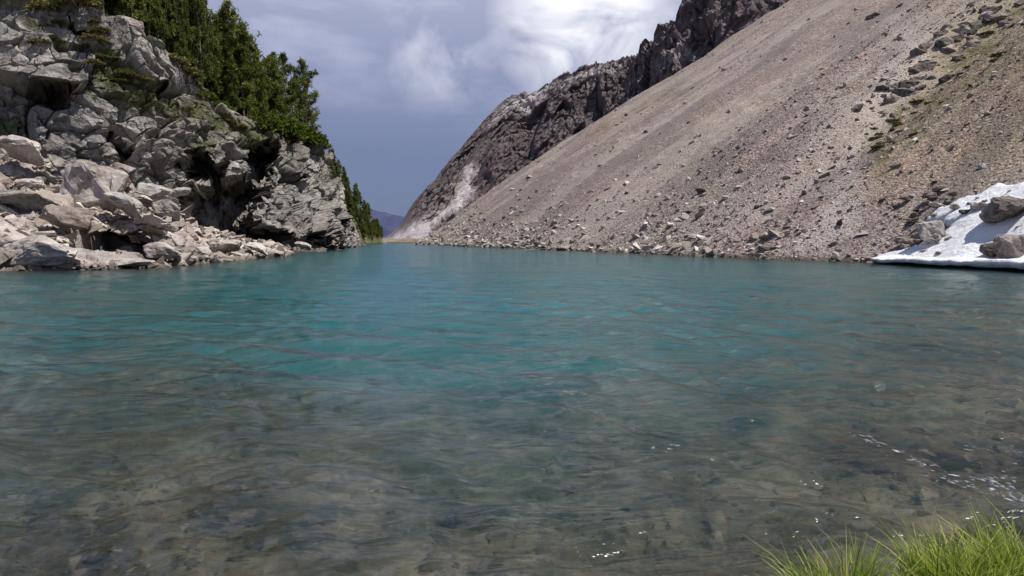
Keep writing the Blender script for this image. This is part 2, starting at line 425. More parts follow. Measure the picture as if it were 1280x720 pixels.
def boulder_mesh(name, seed, mat, sq=0.55, n=13, cuts=3, rough=0.05):
    rng = np.random.default_rng(seed)
    bm = hull_mesh(hull_points(rng, n, sq))
    bmesh.ops.dissolve_limit(bm, angle_limit=math.radians(14), verts=bm.verts, edges=bm.edges)
    bmesh.ops.bevel(bm, geom=bm.edges[:], offset=0.05, segments=1, affect='EDGES', clamp_overlap=True)
    bmesh.ops.triangulate(bm, faces=bm.faces)
    for _ in range(cuts):
        long = [e for e in bm.edges if e.calc_length() > 0.22]
        if not long: break
        bmesh.ops.subdivide_edges(bm, edges=long, cuts=1)
        bmesh.ops.triangulate(bm, faces=[f for f in bm.faces if len(f.verts) > 3])
    P = np.array([v.co for v in bm.verts])
    d, _, _ = crag(P[:, 0] + P[:, 2] * 0.7, P[:, 1] - P[:, 2] * 0.6, 0.45, 1.4, 0.5, rough * 1.6, seed, crack=0.8)
    d = d + rough * fbm(P[:, 0] * 3, P[:, 1] * 3, P[:, 2] * 3, 4, seed)
    nn = np.array([v.normal for v in bm.verts]); bm.normal_update()
    P = P + nn * d[:, None]
    for v, p in zip(bm.verts, P): v.co = p
    bm.normal_update()
    me = bpy.data.meshes.new(name); bm.to_mesh(me); bm.free(); me.materials.append(mat)
    return me

BOULDERS = {}
for key, mat in (('pale', M_PALE), ('grey', M_GREYB), ('brown', M_BROWN), ('dark', M_DARKB), ('wet', M_WETB)):
    BOULDERS[key] = [boulder_mesh('boulder', 100 + i * 7 + len(key), mat, sq=0.35 + 0.06 * i, n=11 + 2 * (i % 4)) for i in range(7)]
_bi = [0]
def boulder(key, loc, size, label, group=None, rot=None, proto=None, name='boulder', cat='boulder'):
    """size = (x, y, z) radii"""
    _bi[0] += 1
    me = BOULDERS[key][(_bi[0] if proto is None else proto) % 7]
    rot = rot or (random.uniform(-.3, .3), random.uniform(-.3, .3), random.uniform(0, 6.28))
    p = dict(label=label, category=cat)
    if group: p['group'] = group
    return link(name, me, None, loc, rot, tuple(float(s) for s in size), **p)

# low-poly stones for the mass of small ones
STONES = []
for i in range(10):
    bm = hull_mesh(hull_points(np.random.default_rng(500 + i), 9 + i % 4, 0.4))
    bmesh.ops.triangulate(bm, faces=bm.faces)
    bm.verts.index_update()
    STONES.append((np.array([v.co for v in bm.verts]), np.array([[v.index for v in f.verts] for f in bm.faces])))
    bm.free()

def scatter(P, size, flat=0.65, rng=RNG, tint=None, normal_tilt=0.5):
    """merge one stone per point into vertex/face arrays"""
    Vs, Fs, Ts = [], [], []; off = 0
    k = rng.integers(0, len(STONES), len(P))
    tint = rng.random(len(P)) if tint is None else tint
    for j, (sv, sf) in enumerate(STONES):
        idx = np.where(k == j)[0]
        if len(idx) == 0: continue
        m = len(idx)
        a, b, c = rng.uniform(0, 6.28, m), rng.normal(0, normal_tilt, m), rng.normal(0, normal_tilt, m)
        sc = size[idx, None] * np.stack([rng.uniform(0.8, 1.5, m), rng.uniform(0.7, 1.1, m), rng.uniform(0.5, 1, m) * flat], -1)
        q = sv[None] * sc[:, None]
        ca, sa = np.cos(a)[:, None], np.sin(a)[:, None]
        cb, sb = np.cos(b)[:, None], np.sin(b)[:, None]; cc, s2 = np.cos(c)[:, None], np.sin(c)[:, None]
        x, y, z = q[..., 0], q[..., 1], q[..., 2]
        y, z = y * cb - z * sb, y * sb + z * cb
        x, z = x * cc + z * s2, -x * s2 + z * cc
        x, y = x * ca - y * sa, x * sa + y * ca
        q = np.stack([x, y, z], -1) + P[idx, None]
        Vs.append(q.reshape(-1, 3)); Ts.append(np.repeat(tint[idx], len(sv)))
        Fs.append((sf[None] + (np.arange(m) * len(sv))[:, None, None]).reshape(-1, 3) + off); off += m * len(sv)
    return np.concatenate(Vs), np.concatenate(Fs), np.concatenate(Ts)

# scree stones: a mass nobody could count
n = 75000
th = RNG.uniform(tt[0] + 0.2, tt[-1] - 0.05, n)
d = np.where(RNG.random(n) < 0.45, RNG.exponential(9, n), RNG.uniform(0, 120, n)) - 0.6
r = np.interp(th, _th, _R) - d
x = CONE_C[0] + r * np.cos(th); y = CONE_C[1] + r * np.sin(th)
z = cone_z(x, y)
P = np.stack([x, y, z], -1)
uu, vv = project(P)
ok = (uu > 380) & (uu < 1420) & (vv > -60)
size = (0.055 + 0.085 * RNG.pareto(2.2, n)) * (0.72 + 0.28 * np.exp(-d / 14)); size = np.minimum(size, 0.7) * (0.75 + 0.5 * np.exp(-d / 10)) * np.clip(y / 70, 0.75, 1.05)
patch = fbm(x * 0.08, y * 0.08, z * 0.02, 3, 33)
m2 = 34000                                                     # the nearer, right-hand foot is packed closer with small stones
th2 = RNG.uniform(_th[-3] - 0.17, tt[-1] - 0.05, m2); d2_ = RNG.uniform(-0.3, 62, m2); r2_ = np.interp(th2, _th, _R) - d2_
x2 = CONE_C[0] + r2_ * np.cos(th2); y2 = CONE_C[1] + r2_ * np.sin(th2)
ok &= RNG.random(n) < np.clip(0.55 + 0.7 * patch + 0.4 * np.exp(-d / 8), 0.08, 1)
P = np.concatenate([P[ok], np.stack([x2, y2, cone_z(x2, y2)], -1)]); size = np.concatenate([size[ok], np.minimum(0.05 + 0.05 * RNG.pareto(2.4, m2), .4)]); d = np.concatenate([d[ok], d2_])
tint = np.clip(RNG.normal(0.5, 0.27, len(P)) + 0.12 * np.exp(-d / 6), 0, 1)
Vs, Fs, Ts = scatter(P, size, tint=tint)
link('scree_gravel', mesh_np('scree_gravel', Vs, Fs, M_STONE, False, {'tint': Ts}), kind='stuff')

# ------------------------------------------------------------------ profile sheets (cliffs, mountains)
def stations(tab, us):
    """tab rows (u, foot_depth, foot_z, crest_v, crest_depth) -> foot and crest points per column"""
    tab = np.array(tab, float)
    fd, fz, cv, cd = [np.interp(us, tab[:, 0], tab[:, k]) for k in (1, 2, 3, 4)]
    foot = np.stack([(us - 640) / FPX * fd, fd, fz], -1)
    crest = np.array([at(u, v, dpt) for u, v, dpt in zip(us, cv, cd)])
    return foot, crest

def outward(path):
    t = np.gradient(path[:, :2], axis=0)
    k = np.ones(31) / 31
    t = np.stack([np.convolve(np.pad(t[:, i], 15, 'edge'), k, 'valid') for i in (0, 1)], -1)
    t /= np.linalg.norm(t, axis=1)[:, None]
    return np.stack([t[:, 1], -t[:, 0]], -1)       # to the right of travel

# ------------------------------------------------------------------ LEFT CLIFF (structure)
CL = [(-190, 44, -3, -30, 58), (-60, 48, -3, 0, 61), (0, 50, -3, 6, 62), (60, 52, -3, 14, 62), (120, 55, -3, 14, 62), (172, 58, -3, 22, 63),
      (200, 60, -3, 60, 67), (222, 61.5, -3, 80, 70), (260, 64, -3, 110, 75), (330, 70, -3, 166, 88), (372, 79, -3, 178, 98), (395, 85, -3, 184, 105),
      (416, 100, -3, 216, 116), (431, 112, -3, 252, 124), (444, 122, -3, 284, 130), (454, 132, -3, 303, 139), (462, 142, -3, 309, 146)]
us = np.concatenate([np.linspace(-190, 0, 90)[:-1], np.linspace(0, 462, 760)])
foot, crest = stations(CL, us)
on = outward(foot)
S_arc = np.concatenate([[0], np.cumsum(np.linalg.norm(np.diff(foot[:, :2], axis=0), axis=1))])
nt_, npl = 430, 60
tv = np.linspace(0, 1, nt_)
Hc = crest[:, 2] - foot[:, 2]
base = foot[None] * (1 - tv[:, None, None]) + crest[None] * tv[:, None, None]
# convex buttress: steeper low down, easing towards the top
bul = (0.9 * np.sin(np.pi * tv) + 0.5 * np.sin(np.pi * tv ** 0.5))[:, None] * np.clip(Hc / 20, 0.1, 1)[None]
base[..., 0] += on[None, :, 0] * bul; base[..., 1] += on[None, :, 1] * bul
# plateau behind the crest
pv = np.linspace(0, 1, npl + 1)[1:]
back = np.repeat(crest[None], npl, 0).copy()
bd = (pv ** 1.5 * 55)[:, None]
back[..., 0] -= on[None, :, 0] * bd; back[..., 1] -= on[None, :, 1] * bd
back[..., 2] += bd * 0.13 - 2.5 * sstep(25, 55, bd)
P = np.concatenate([base, back], 0); nr = len(P); nc = len(us)
SS = np.broadcast_to(S_arc[None], (nr, nc)).ravel()
tl = np.concatenate([tv * 1.08, 1.08 + pv * 2.2])
TT = (tl[:, None] * np.maximum(Hc, 6)[None]).ravel()
U0, V0 = project(P.reshape(-1, 3))
dip = math.radians(-32)
near = np.broadcast_to(np.interp(us, [-190, 0, 330, 425, 474], [1, 1, 1.0, 0.85, 0.6])[None], (nr, nc)).ravel()
wall = np.concatenate([np.ones(nt_), 1 - 0.75 * sstep(0, 0.35, pv)])
WALL = np.broadcast_to(wall[:, None], (nr, nc)).ravel()
hfade = np.broadcast_to(np.clip(Hc / 12, 0.15, 1)[None], (nr, nc)).ravel()
d1, e1, r1 = crag(SS, TT, 5.4, 1.7, dip, 2.9, 1, 0.8, 0.45)
d2, e2, r2 = crag(SS, TT, 2.1, 1.8, dip + 0.15, 1.45, 5, 0.8, 0.65)
d3, e3, r3 = crag(SS, TT, 0.8, 1.5, dip - 0.1, 0.52, 9, 0.8, 0.7)
d4 = 0.22 * fbm(SS * 1.3, TT * 1.3, SS * 0, 4, 61)
disp = (d1 + d2 + d3 + d4 - 0.3) * WALL * hfade * near
# recesses and overhangs seen in the lower wall (photo pixel outlines, metres deep)
CAVES = [([(212, 206), (232, 193), (262, 190), (276, 206), (274, 226), (240, 226), (216, 222)], 3.6),
         ([(216, 236), (262, 229), (306, 222), (320, 246), (332, 280), (360, 304), (335, 318), (240, 312), (212, 288)], 5.0),
         ([(292, 190), (312, 182), (338, 184), (346, 212), (334, 226), (334, 252), (318, 262), (308, 226)], 4.2),
         ([(335, 276), (372, 296), (398, 288), (412, 300), (408, 316), (350, 316)], 2.6),
         ([(412, 262), (419, 262), (420, 316), (411, 316)], 3.0),
         ([(428, 282), (440, 286), (438, 316), (426, 316)], 3.0),
         ([(136, 150), (160, 156), (164, 205), (150, 214), (138, 190), (128, 168)], 3.0),
         ([(165, 92), (180, 92), (212, 100), (214, 106), (180, 102)], 1.8),
         ([(56, 66), (80, 70), (98, 76), (94, 82), (66, 80)], 1.8),
         ([(84, 24), (110, 40), (120, 56), (106, 54), (88, 40)], 2.2),
         ([(36, 118), (80, 120), (84, 134), (70, 140), (44, 128)], 2.0),
         ([(368, 222), (384, 216), (386, 226), (370, 230)], 1.6)]
wob = 4.0 * fbm(SS * 0.7, TT * 0.7, SS * 0, 4, 71)
cave = np.zeros_like(disp)
for poly, dep in CAVES:
    m = sstep(-0.5, 2.5, poly_dist(U0, V0, poly) + 4.0 * (dep > 3) + wob)
    cave = np.maximum(cave, m * dep * (3.2 if dep > 3.5 else 2.4) * (1 + 0.1 * r2))
P = P.reshape(-1, 3)
ON = np.broadcast_to(on[None], (nr, nc, 2)).reshape(-1, 2)
up_share = np.concatenate([0.25 + 0.3 * sstep(0.55, 1, tv), np.linspace(0.55, 1, npl)])
UPS = np.broadcast_to(up_share[:, None], (nr, nc)).ravel()
disp = disp * (1 - 0.6 * np.clip(cave / 8, 0, 1))
hd = disp * (1.05 - UPS)
P[:, 0] += ON[:, 0] * hd - 0.36 * cave; P[:, 1] += ON[:, 1] * hd + 0.93 * cave; P[:, 2] += disp * UPS * 0.8
cr = np.clip(cave / 6, 0, 1)
for ax_ in range(3):
    P[:, ax_] += cr * (1.3 * fbm(P[:, 0] * .55, P[:, 1] * .55, P[:, 2] * .55 + 31 * ax_, 5, 81))
# moss and turf on ledges near the top and on the plateau
G = P.reshape(nr, nc, 3)
slope = np.zeros((nr, nc))
dz = np.gradient(G[..., 2], axis=0); dh = np.hypot(np.gradient(G[..., 0], axis=0), np.gradient(G[..., 1], axis=0))
slope = dh / (np.abs(dz) + dh + 1e-6)
MOSSP = [[(100, 44), (150, 66), (200, 102), (240, 118), (236, 146), (170, 124), (112, 80)], [(250, 116), (300, 150), (340, 178), (332, 186), (280, 160), (246, 130)], [(20, 22), (50, 30), (60, 48), (38, 50)],
         [(0, 138), (22, 142), (30, 156), (0, 160)], [(225, 118), (262, 130), (280, 145), (250, 146)], [(330, 160), (395, 172), (420, 200), (380, 190)],
         [(232, 172), (270, 176), (272, 192), (236, 188)]]
mz = np.zeros(len(P))
for poly in MOSSP:
    mz = np.maximum(mz, sstep(-8, 8, poly_dist(U0, V0, poly) + wob * 1.6))
TV = np.broadcast_to(tl[:, None], (nr, nc)).ravel()
moss = np.clip(mz * (0.75 + slope.ravel()) + sstep(1.05, 1.16, TV) + 0.7 * sstep(0.5, 0.8, slope.ravel()) * sstep(0.62, 0.9, TV), 0, 1)
tint = sstep(0.5, 0.1, TV) * 0.7 + 0.3 * (r2 > 0.6)
faces = grid_faces(nr, nc)
link('cliff', mesh_np('cliff', P, faces, M_CLIFF, False, {'moss': moss, 'tint': np.clip(tint, 0, 1)}), kind='structure')
CLIFF_G = P.reshape(nr, nc, 3); CLIFF_US = us

# ------------------------------------------------------------------ LEFT BOULDER BANK (structure under the boulders)
BK = [(-190, 33, 44, 160), (0, 36.4, 50.5, 184), (60, 36.6, 52.5, 198), (120, 37.5, 55.5, 216), (190, 39.5, 59.5, 244), (225, 43, 62, 272), (255, 47, 64, 286), (300, 54, 68, 296), (345, 63, 74, 306), (372, 70, 80, 315)]
BK = np.array(BK, float)
us2 = np.linspace(-190, 372, 420); qs = np.linspace(-0.35, 1.03, 240)
td = np.interp(us2, BK[:, 0], BK[:, 1]); fd = np.interp(us2, BK[:, 0], BK[:, 2]); fv = np.interp(us2, BK[:, 0], BK[:, 3])
ftop = np.array([at(u, v, d)[2] for u, v, d in zip(us2, fv, fd)])
def bank_point(ui, q):
    t_, f_, z_ = np.interp(ui, us2, td), np.interp(ui, us2, fd), np.interp(ui, us2, ftop)
    dpt = t_ + (f_ - t_) * q
    z = np.where(q < 0, q * 6.0, z_ * (0.75 * q + 0.25 * q * q) - 0.2)
    return np.stack([(ui - 640) / FPX * dpt, dpt, z], -1)
UU, QQ = np.meshgrid(us2, qs)
Pb = bank_point(UU.ravel(), QQ.ravel())
b1, _, rb = crag(Pb[:, 0] * 0.9 + Pb[:, 1] * 0.3, Pb[:, 1] * 0.8 + Pb[:, 2], 2.6, 1.6, -0.4, 1.1, 41, 0.9, 0.4)
b2, _, _ = crag(Pb[:, 0], Pb[:, 1] + Pb[:, 2], 0.8, 1.4, -0.3, 0.35, 45, 0.9, 0.4)
amp = np.clip(np.interp(UU.ravel(), us2, ftop) / 6, 0.12, 1) * sstep(-0.15, 0.15, QQ.ravel()) * sstep(1.03, 0.93, QQ.ravel())
bu, bv = project(Pb)
hol = sstep(-3, 1, poly_dist(bu, bv, [(92, 292), (108, 278), (135, 274), (150, 282), (176, 296), (210, 318), (198, 326), (112, 326)]) + 5 * fbm(Pb[:, 0] * .5, Pb[:, 1] * .5, Pb[:, 2] * .5, 2, 47))
Pb[:, 2] += (b1 + b2) * amp
Pb[:, 0] -= 2.6 * hol; Pb[:, 1] += 8.0 * hol; Pb[:, 2] -= 0.3 * hol
M_BANKROCK = rock_mat('pale_bank_rock', (0.10, 0.087, 0.077), (0.26, 0.23, 0.207), (0.44, 0.395, 0.36), 1.0, stain=(0.22, 0.15, 0.09))
link('rocky_shore', mesh_np('rocky_shore', Pb, grid_faces(len(qs), len(us2)), M_BANKROCK, False, {'moss': np.zeros(len(Pb)), 'tint': 0.5 * rb}), kind='structure')

# big individual blocks on that bank: u, v of centre, half-width px, half-height px, q (0 shore..1 cliff), material, label
def bank_depth(u, q):
    return float(np.interp(u, us2, td) + (np.interp(u, us2, fd) - np.interp(u, us2, td)) * q)
BIG = [
 (18, 190, 36, 20, 0.80, 'pale', 'pale flat-topped boulder under the cliff at the photo edge'),
 (38, 256, 60, 19, 0.45, 'pale', 'largest grey slab lying across the rock bank, rounded top'),
 (124, 238, 34, 34, 0.60, 'brown', 'tall grey-tan block standing above the dark hollow'),
 (60, 316, 58, 22, 0.04, 'pale', 'long pale block at the waterline with flat face'),
 (8, 290, 40, 20, 0.20, 'pale', 'pale slab stacked above the waterline block at the photo edge'),
 (4, 324, 14, 14, 0.0, 'brown', 'small dark grey boulder at the waterline by the photo edge'),
 (84, 270, 32, 15, 0.28, 'brown', 'grey rounded slab overhanging the dark hollow on its near side'),
 (150, 258, 36, 17, 0.45, 'pale', 'greenish-grey block forming the roof of the dark hollow'),
 (190, 278, 24, 12, 0.42, 'pale', 'sloping pale slab right of the dark hollow'),
 (150, 328, 40, 6, 0.0, 'pale', 'low pale ledge stone at the mouth of the dark hollow'),
 (206, 314, 24, 12, 0.06, 'pale', 'cream boulder at the waterline past the dark hollow'),
 (232, 304, 18, 15, 0.15, 'pale', 'white upright stone beside the cave foot'),
 (252, 316, 20, 9, 0.05, 'pale', 'flat white stone at the water edge below the cave'),
 (283, 308, 18, 12, 0.12, 'pale', 'white angular boulder in front of the big cave'),
 (318, 312, 20, 9, 0.08, 'pale', 'white pointed boulder at the tip of the rock spit'),
 (342, 318, 13, 4, 0.02, 'pale', 'low white slab ending the rock spit'),
 (190, 240, 22, 12, 0.75, 'pale', 'grey slab below the dark cleft on the upper bank'),
 (210, 262, 18, 12, 0.62, 'pale', 'grey tilted block just left of the big cave'),
 (82, 206, 26, 13, 0.80, 'pale', 'grey block high on the bank under the cliff'),
 (150, 214, 20, 10, 0.92, 'brown', 'tan stone at the top of the bank by the dark cleft'),
 (225, 240, 14, 8, 0.85, 'pale', 'small grey ledge stone at the left lip of the big cave'),
 (376, 308, 16, 6, 0.0, 'pale', 'low grey stone at the water under the right overhang'),
]
for i, (u, v, hw, hh, q, key, lab) in enumerate(BIG):
    if v < 275 and key == 'pale' and i not in (0,): key = 'grey'
    dpt = bank_depth(min(u, 370), q) + 0.3
    loc = at(u, v, dpt); px = dpt / FPX
    boulder(key, loc, (hw * px * 1.05, hh * px * 1.25 + 0.4, hh * px * 1.15), lab, 'boulders on the left rock bank',
            rot=(random.uniform(-.15, .15), random.uniform(-.05, .3), random.uniform(-.4, .4)), proto=i)
k = 0
while k < 110:
    u = random.uniform(-60, 350); q = random.uniform(0.0, 1.0)
    if 84 < u < 215 and q < 0.5: continue
    p = bank_point(np.array([u]), np.array([q]))[0]
    s = random.uniform(0.3, 1.05) * (0.55 if u > 230 else 1)
    boulder(random.choice(['pale', 'pale', 'pale', 'grey'] if q < 0.3 else ['grey', 'grey', 'brown', 'pale']), p + np.array([0, 0, s * 0.2]), (s * 1.3, s, s * 0.7),
            'angular block among the heaped rocks of the left bank', 'loose blocks on the left rock bank', name='rock', cat='rock')
    k += 1
# small rubble filling the bank
n = 9000
ui = RNG.uniform(-60, 362, n); qi = RNG.uniform(0, 1, n) ** 1.2
kq = ~((ui > 90) & (ui < 212) & (qi < 0.42) & (qi > 0.05)); ui, qi = ui[kq], qi[kq]; n = len(ui)
Pq = bank_point(ui, qi); Pq[:, 2] += 0.15 + 0.5 * fbm(Pq[:, 0] * .5, Pq[:, 1] * .5, Pq[:, 2] * .5, 2, 3) * np.clip(np.interp(ui, us2, ftop) / 6, 0.1, 1)
Vs, Fs, Ts = scatter(Pq, np.minimum(0.12 + 0.16 * RNG.pareto(2.2, n), 0.7), tint=np.clip(RNG.normal(0.6, 0.25, n), 0, 1))
link('rubble', mesh_np('rubble', Vs, Fs, M_RUBBLE, False, {'tint': Ts}), kind='stuff')

# ------------------------------------------------------------------ BACK MOUNTAIN (structure)
MT = [(462, 250, -3, 306, 300), (488, 255, -3, 293, 395), (500, 258, -3, 281, 405), (515, 262, -3, 256, 415), (530, 264, -3, 237, 420), (545, 266, -3, 222, 425), (560, 268, -3, 202, 430),
      (575, 270, -3, 186, 435), (590, 272, -3, 168, 440), (605, 275, -3, 150, 445), (625, 280, -3, 129, 450), (640, 283, -3, 119, 450), (665, 286, -3, 117, 445), (700, 288, 5, 96, 435),
      (740, 290, 15, 80, 420), (790, 288, 25, 72, 390), (800, 286, 28, 66, 375), (815, 282, 32, 46, 350), (850, 275, 40, 8, 325), (900, 265, 50, -45, 310), (1000, 255, 60, -110, 300), (1120, 250, 70, -160, 300)]
us3 = np.linspace(462, 1120, 640)
foot, crest = stations(MT, us3)
on = outward(foot)
nt_ = 330; tv = np.linspace(0, 1, nt_); pv = np.linspace(0, 1, 31)[1:]
base = foot[None] * (1 - tv[:, None, None]) + crest[None] * tv[:, None, None]
back = np.repeat(crest[None], 30, 0).copy(); bd = (pv * 160)[:, None]
back[..., 1] += bd; back[..., 2] -= bd * 0.55
P = np.concatenate([base, back], 0); nr, nc = len(P), len(us3)
SA = np.concatenate([[0], np.cumsum(np.linalg.norm(np.diff(crest, axis=0), axis=1))])
LL = np.linalg.norm(crest - foot, axis=1)
SS = np.broadcast_to(SA[None], (nr, nc)).ravel()
tl = np.concatenate([tv, 1 + pv * 0.8]); TT = (tl[:, None] * LL[None]).ravel(); TV = np.broadcast_to(tl[:, None], (nr, nc)).ravel()
U0, V0 = project(P.reshape(-1, 3))
# gullies run down and left, as the strata do
d1, _, r1 = crag(SS, TT, 36, 1.5, 1.25, 7.5, 201, 0.9, 0.3)
d2, _, r2 = crag(SS, TT, 14, 1.5, 1.35, 4.2, 205, 0.9, 0.4)
d3, _, r3 = crag(SS, TT, 5, 1.3, 1.2, 1.8, 209, 0.9, 0.4)
d4 = 1.6 * fbm(SS * .3, TT * .3, SS * 0, 4, 215)
FAN = [(476, 312), (484, 300), (500, 290), (520, 276), (545, 262), (562, 246), (574, 226), (584, 206), (596, 204), (590, 228), (600, 232), (572, 262), (545, 284), (530, 304), (515, 316)]
wob = 5 * fbm(SS * 0.05, TT * 0.05, SS * 0, 4, 221)
fan = sstep(-6, 8, poly_dist(U0, V0, FAN) + wob)
hf = np.broadcast_to(np.clip(LL * 0 + (crest[:, 2]) / 40, 0.08, 1)[None], (nr, nc)).ravel()
edge = 1 - 0.55 * sstep(0.85, 1.0, TV)
edge2 = 1 - 0.72 * sstep(0.8, 0.98, TV) * (U0 < 800)
disp = ((d1 * edge + d2) * edge2 + d3 + d4) * hf * (1 - 0.85 * fan)
P = P.reshape(-1, 3); ON = np.broadcast_to(on[None], (nr, nc, 2)).reshape(-1, 2)
P[:, 0] += ON[:, 0] * disp * 0.75; P[:, 1] += ON[:, 1] * disp * 0.75; P[:, 2] += disp * 0.45
LIT_CREST = [(618, 142), (640, 126), (700, 100), (760, 78), (795, 72), (780, 88), (720, 106), (690, 118), (660, 140), (640, 132), (610, 160)]  # sunlit crest, painted as a paler rock colour
SLAB = [(820, 80), (850, 55), (870, 58), (880, 74), (850, 84), (825, 90)]
pale = np.maximum(fan, np.maximum(0.95 * sstep(-6, 6, poly_dist(U0, V0, LIT_CREST) + wob), 0.5 * sstep(-4, 6, poly_dist(U0, V0, SLAB) + wob)))
m, nt = new_mat('shaded_mountain_rock'); g = N(nt); p = g.pos()
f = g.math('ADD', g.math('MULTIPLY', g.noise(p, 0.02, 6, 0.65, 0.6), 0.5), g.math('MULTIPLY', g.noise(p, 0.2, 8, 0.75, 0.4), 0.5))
col = g.ramp(f, [(0.36, (0.075, 0.058, 0.064)), (0.48, (0.155, 0.122, 0.125)), (0.60, (0.25, 0.205, 0.20))])  # rock darkened in colour for the cloud shadow over this face
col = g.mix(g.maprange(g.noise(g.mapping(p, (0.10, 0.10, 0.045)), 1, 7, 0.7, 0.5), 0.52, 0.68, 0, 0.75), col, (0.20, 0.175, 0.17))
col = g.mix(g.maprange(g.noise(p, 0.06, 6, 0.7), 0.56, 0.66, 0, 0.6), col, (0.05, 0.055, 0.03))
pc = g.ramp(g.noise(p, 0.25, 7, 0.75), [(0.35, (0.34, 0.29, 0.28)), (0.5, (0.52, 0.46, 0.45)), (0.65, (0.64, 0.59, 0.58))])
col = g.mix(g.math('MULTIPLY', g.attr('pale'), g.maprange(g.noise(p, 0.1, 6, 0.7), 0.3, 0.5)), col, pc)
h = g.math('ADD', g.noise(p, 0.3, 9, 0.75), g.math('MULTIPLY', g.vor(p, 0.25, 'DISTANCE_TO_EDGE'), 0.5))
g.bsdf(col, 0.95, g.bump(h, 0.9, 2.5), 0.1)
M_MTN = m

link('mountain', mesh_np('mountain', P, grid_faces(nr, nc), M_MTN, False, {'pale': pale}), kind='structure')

# ------------------------------------------------------------------ wooded hill behind the cliff's end, far hill, valley floor
HL = [(330, 150, -3, 178, 190), (395, 160, -3, 190, 190), (415, 165, -3, 206, 190), (430, 170, -3, 226, 190), (445, 175, -3, 250, 192), (458, 182, -3, 272, 196), (470, 190, -3, 290, 202), (482, 200, -3, 302, 210), (490, 206, -3, 307, 215)]
us4 = np.linspace(330, 490, 120)
foot, crest = stations(HL, us4)
tv = np.linspace(0, 1, 70); pv = np.linspace(0, 1, 16)[1:]
base = foot[None] * (1 - tv[:, None, None]) + crest[None] * tv[:, None, None]
back = np.repeat(crest[None], 15, 0).copy(); back[..., 1] += (pv * 60)[:, None]; back[..., 0] -= (pv * 30)[:, None]; back[..., 2] += (pv * 2)[:, None]
P = np.concatenate([base, back], 0); sh = P.shape
P = P.reshape(-1, 3); P[:, 2] += 0.9 * fbm(P[:, 0] * .15, P[:, 1] * .15, P[:, 2] * .15, 4, 77) * sstep(0, 4, P[:, 2])
mz = 1 - sstep(474, 484, project(P)[0])
M_HILL = rock_mat('wooded_hill_ground', (0.10, 0.08, 0.07), (0.24, 0.19, 0.16), (0.36, 0.30, 0.26), 0.5)
nt = M_HILL.node_tree
link('hill', mesh_np('hill', P, grid_faces(sh[0], sh[1]), M_HILL, True, {'moss': mz * 1.0, 'tint': mz * 0}), kind='structure')
HILL_CREST, HILL_US = crest, us4

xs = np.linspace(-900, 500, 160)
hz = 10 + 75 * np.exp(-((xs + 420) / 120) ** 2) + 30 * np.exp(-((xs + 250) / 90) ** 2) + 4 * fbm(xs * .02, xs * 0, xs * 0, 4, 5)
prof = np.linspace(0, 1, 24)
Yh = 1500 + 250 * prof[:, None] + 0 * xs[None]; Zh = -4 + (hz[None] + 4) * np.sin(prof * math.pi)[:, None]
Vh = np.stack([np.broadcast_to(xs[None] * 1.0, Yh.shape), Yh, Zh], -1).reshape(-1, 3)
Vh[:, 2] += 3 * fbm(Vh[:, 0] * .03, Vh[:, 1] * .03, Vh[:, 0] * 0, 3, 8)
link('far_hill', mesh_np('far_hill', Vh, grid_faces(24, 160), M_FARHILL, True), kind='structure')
g = 3500.0
link('ground', mesh_np('ground', [(-g, -g, -13), (g, -g, -13), (g, g, -13), (-g, g, -13)], [(0, 1, 2, 3)], M_VALLEY), kind='structure')
# the low shore that closes the lake
yy = np.linspace(0, 1, 40); xx = np.linspace(-75, 10, 120)
XX, YY = np.meshgrid(xx, yy)
Vb = np.stack([XX, 205 + 60 * YY + 0.05 * XX, -1.5 + 3.0 * YY + 0.0 * XX], -1).reshape(-1, 3)
Vb[:, 2] += 0.5 * fbm(Vb[:, 0] * .2, Vb[:, 1] * .2, Vb[:, 0] * 0, 4, 9)
link('far_shore', mesh_np('far_shore', Vb, grid_faces(40, 120), M_HILL, True, {'moss': 0.5 * np.ones(len(Vb)), 'tint': 0 * np.ones(len(Vb))}), kind='structure')

# ------------------------------------------------------------------ LAKE BED, WATER
def shore_line_near(x):
    """y of the near bank's edge"""
    e = np.interp(x, [-60, -8, -3, -0.6, 0.35, 0.75, 1.15, 1.7, 2.6, 4.0, 8, 40], [-22, -3, 1.2, 2.0, 2.35, 2.72, 2.92, 3.06, 3.2, 3.6, 7.0, 33.0])
    return e + 0.10 * vnoise(np.asarray(x) * 2.1, np.asarray(x) * 0, np.asarray(x) * 0, 3)
def side_shelf(x, y):
    """the bed shelves more gently towards both sides of the cove"""
    a = x / np.maximum(y, 1.0)
    return 1 - 0.52 * sstep(0.12, 0.6, -a) - 0.30 * sstep(0.25, 0.7, a)
ys = np.concatenate([np.linspace(-6, 3, 40)[:-1], 3 + 217 * np.linspace(0, 1, 210) ** 2.2])
aa = np.linspace(-1, 1, 260)
XX = aa[None] * (8 + ys[:, None].clip(0) * 0.95); YY = np.broadcast_to(ys[:, None], XX.shape)
x, y = XX.ravel(), YY.ravel()
off = (y - shore_line_near(x)) * side_shelf(x, y)
dep = 0.10 + 0.075 * np.clip(off, 0, 8) + 0.13 * np.clip(off - 6, 0, 10) + 0.26 * np.clip(off - 14, 0, 18)
cd, _, _ = cone_base(x, y)
dep = np.minimum(dep, 0.3 + 0.5 * np.clip(-cd, 0, 40))
dep = dep + 0.16 * fbm(x * 0.5, y * 0.5, x * 0, 4, 91) * sstep(0.2, 3, off) + 0.03 * fbm(x * 2.5, y * 2.5, x * 0, 3, 95)
dep = np.maximum(dep, 0.05)
z = -np.where(off > 0, dep, 0.1 - off * 0.0)
link('lake_bed', mesh_np('lake_bed', np.stack([x, y, z], -1), grid_faces(*XX.shape), M_BED, True), kind='structure')

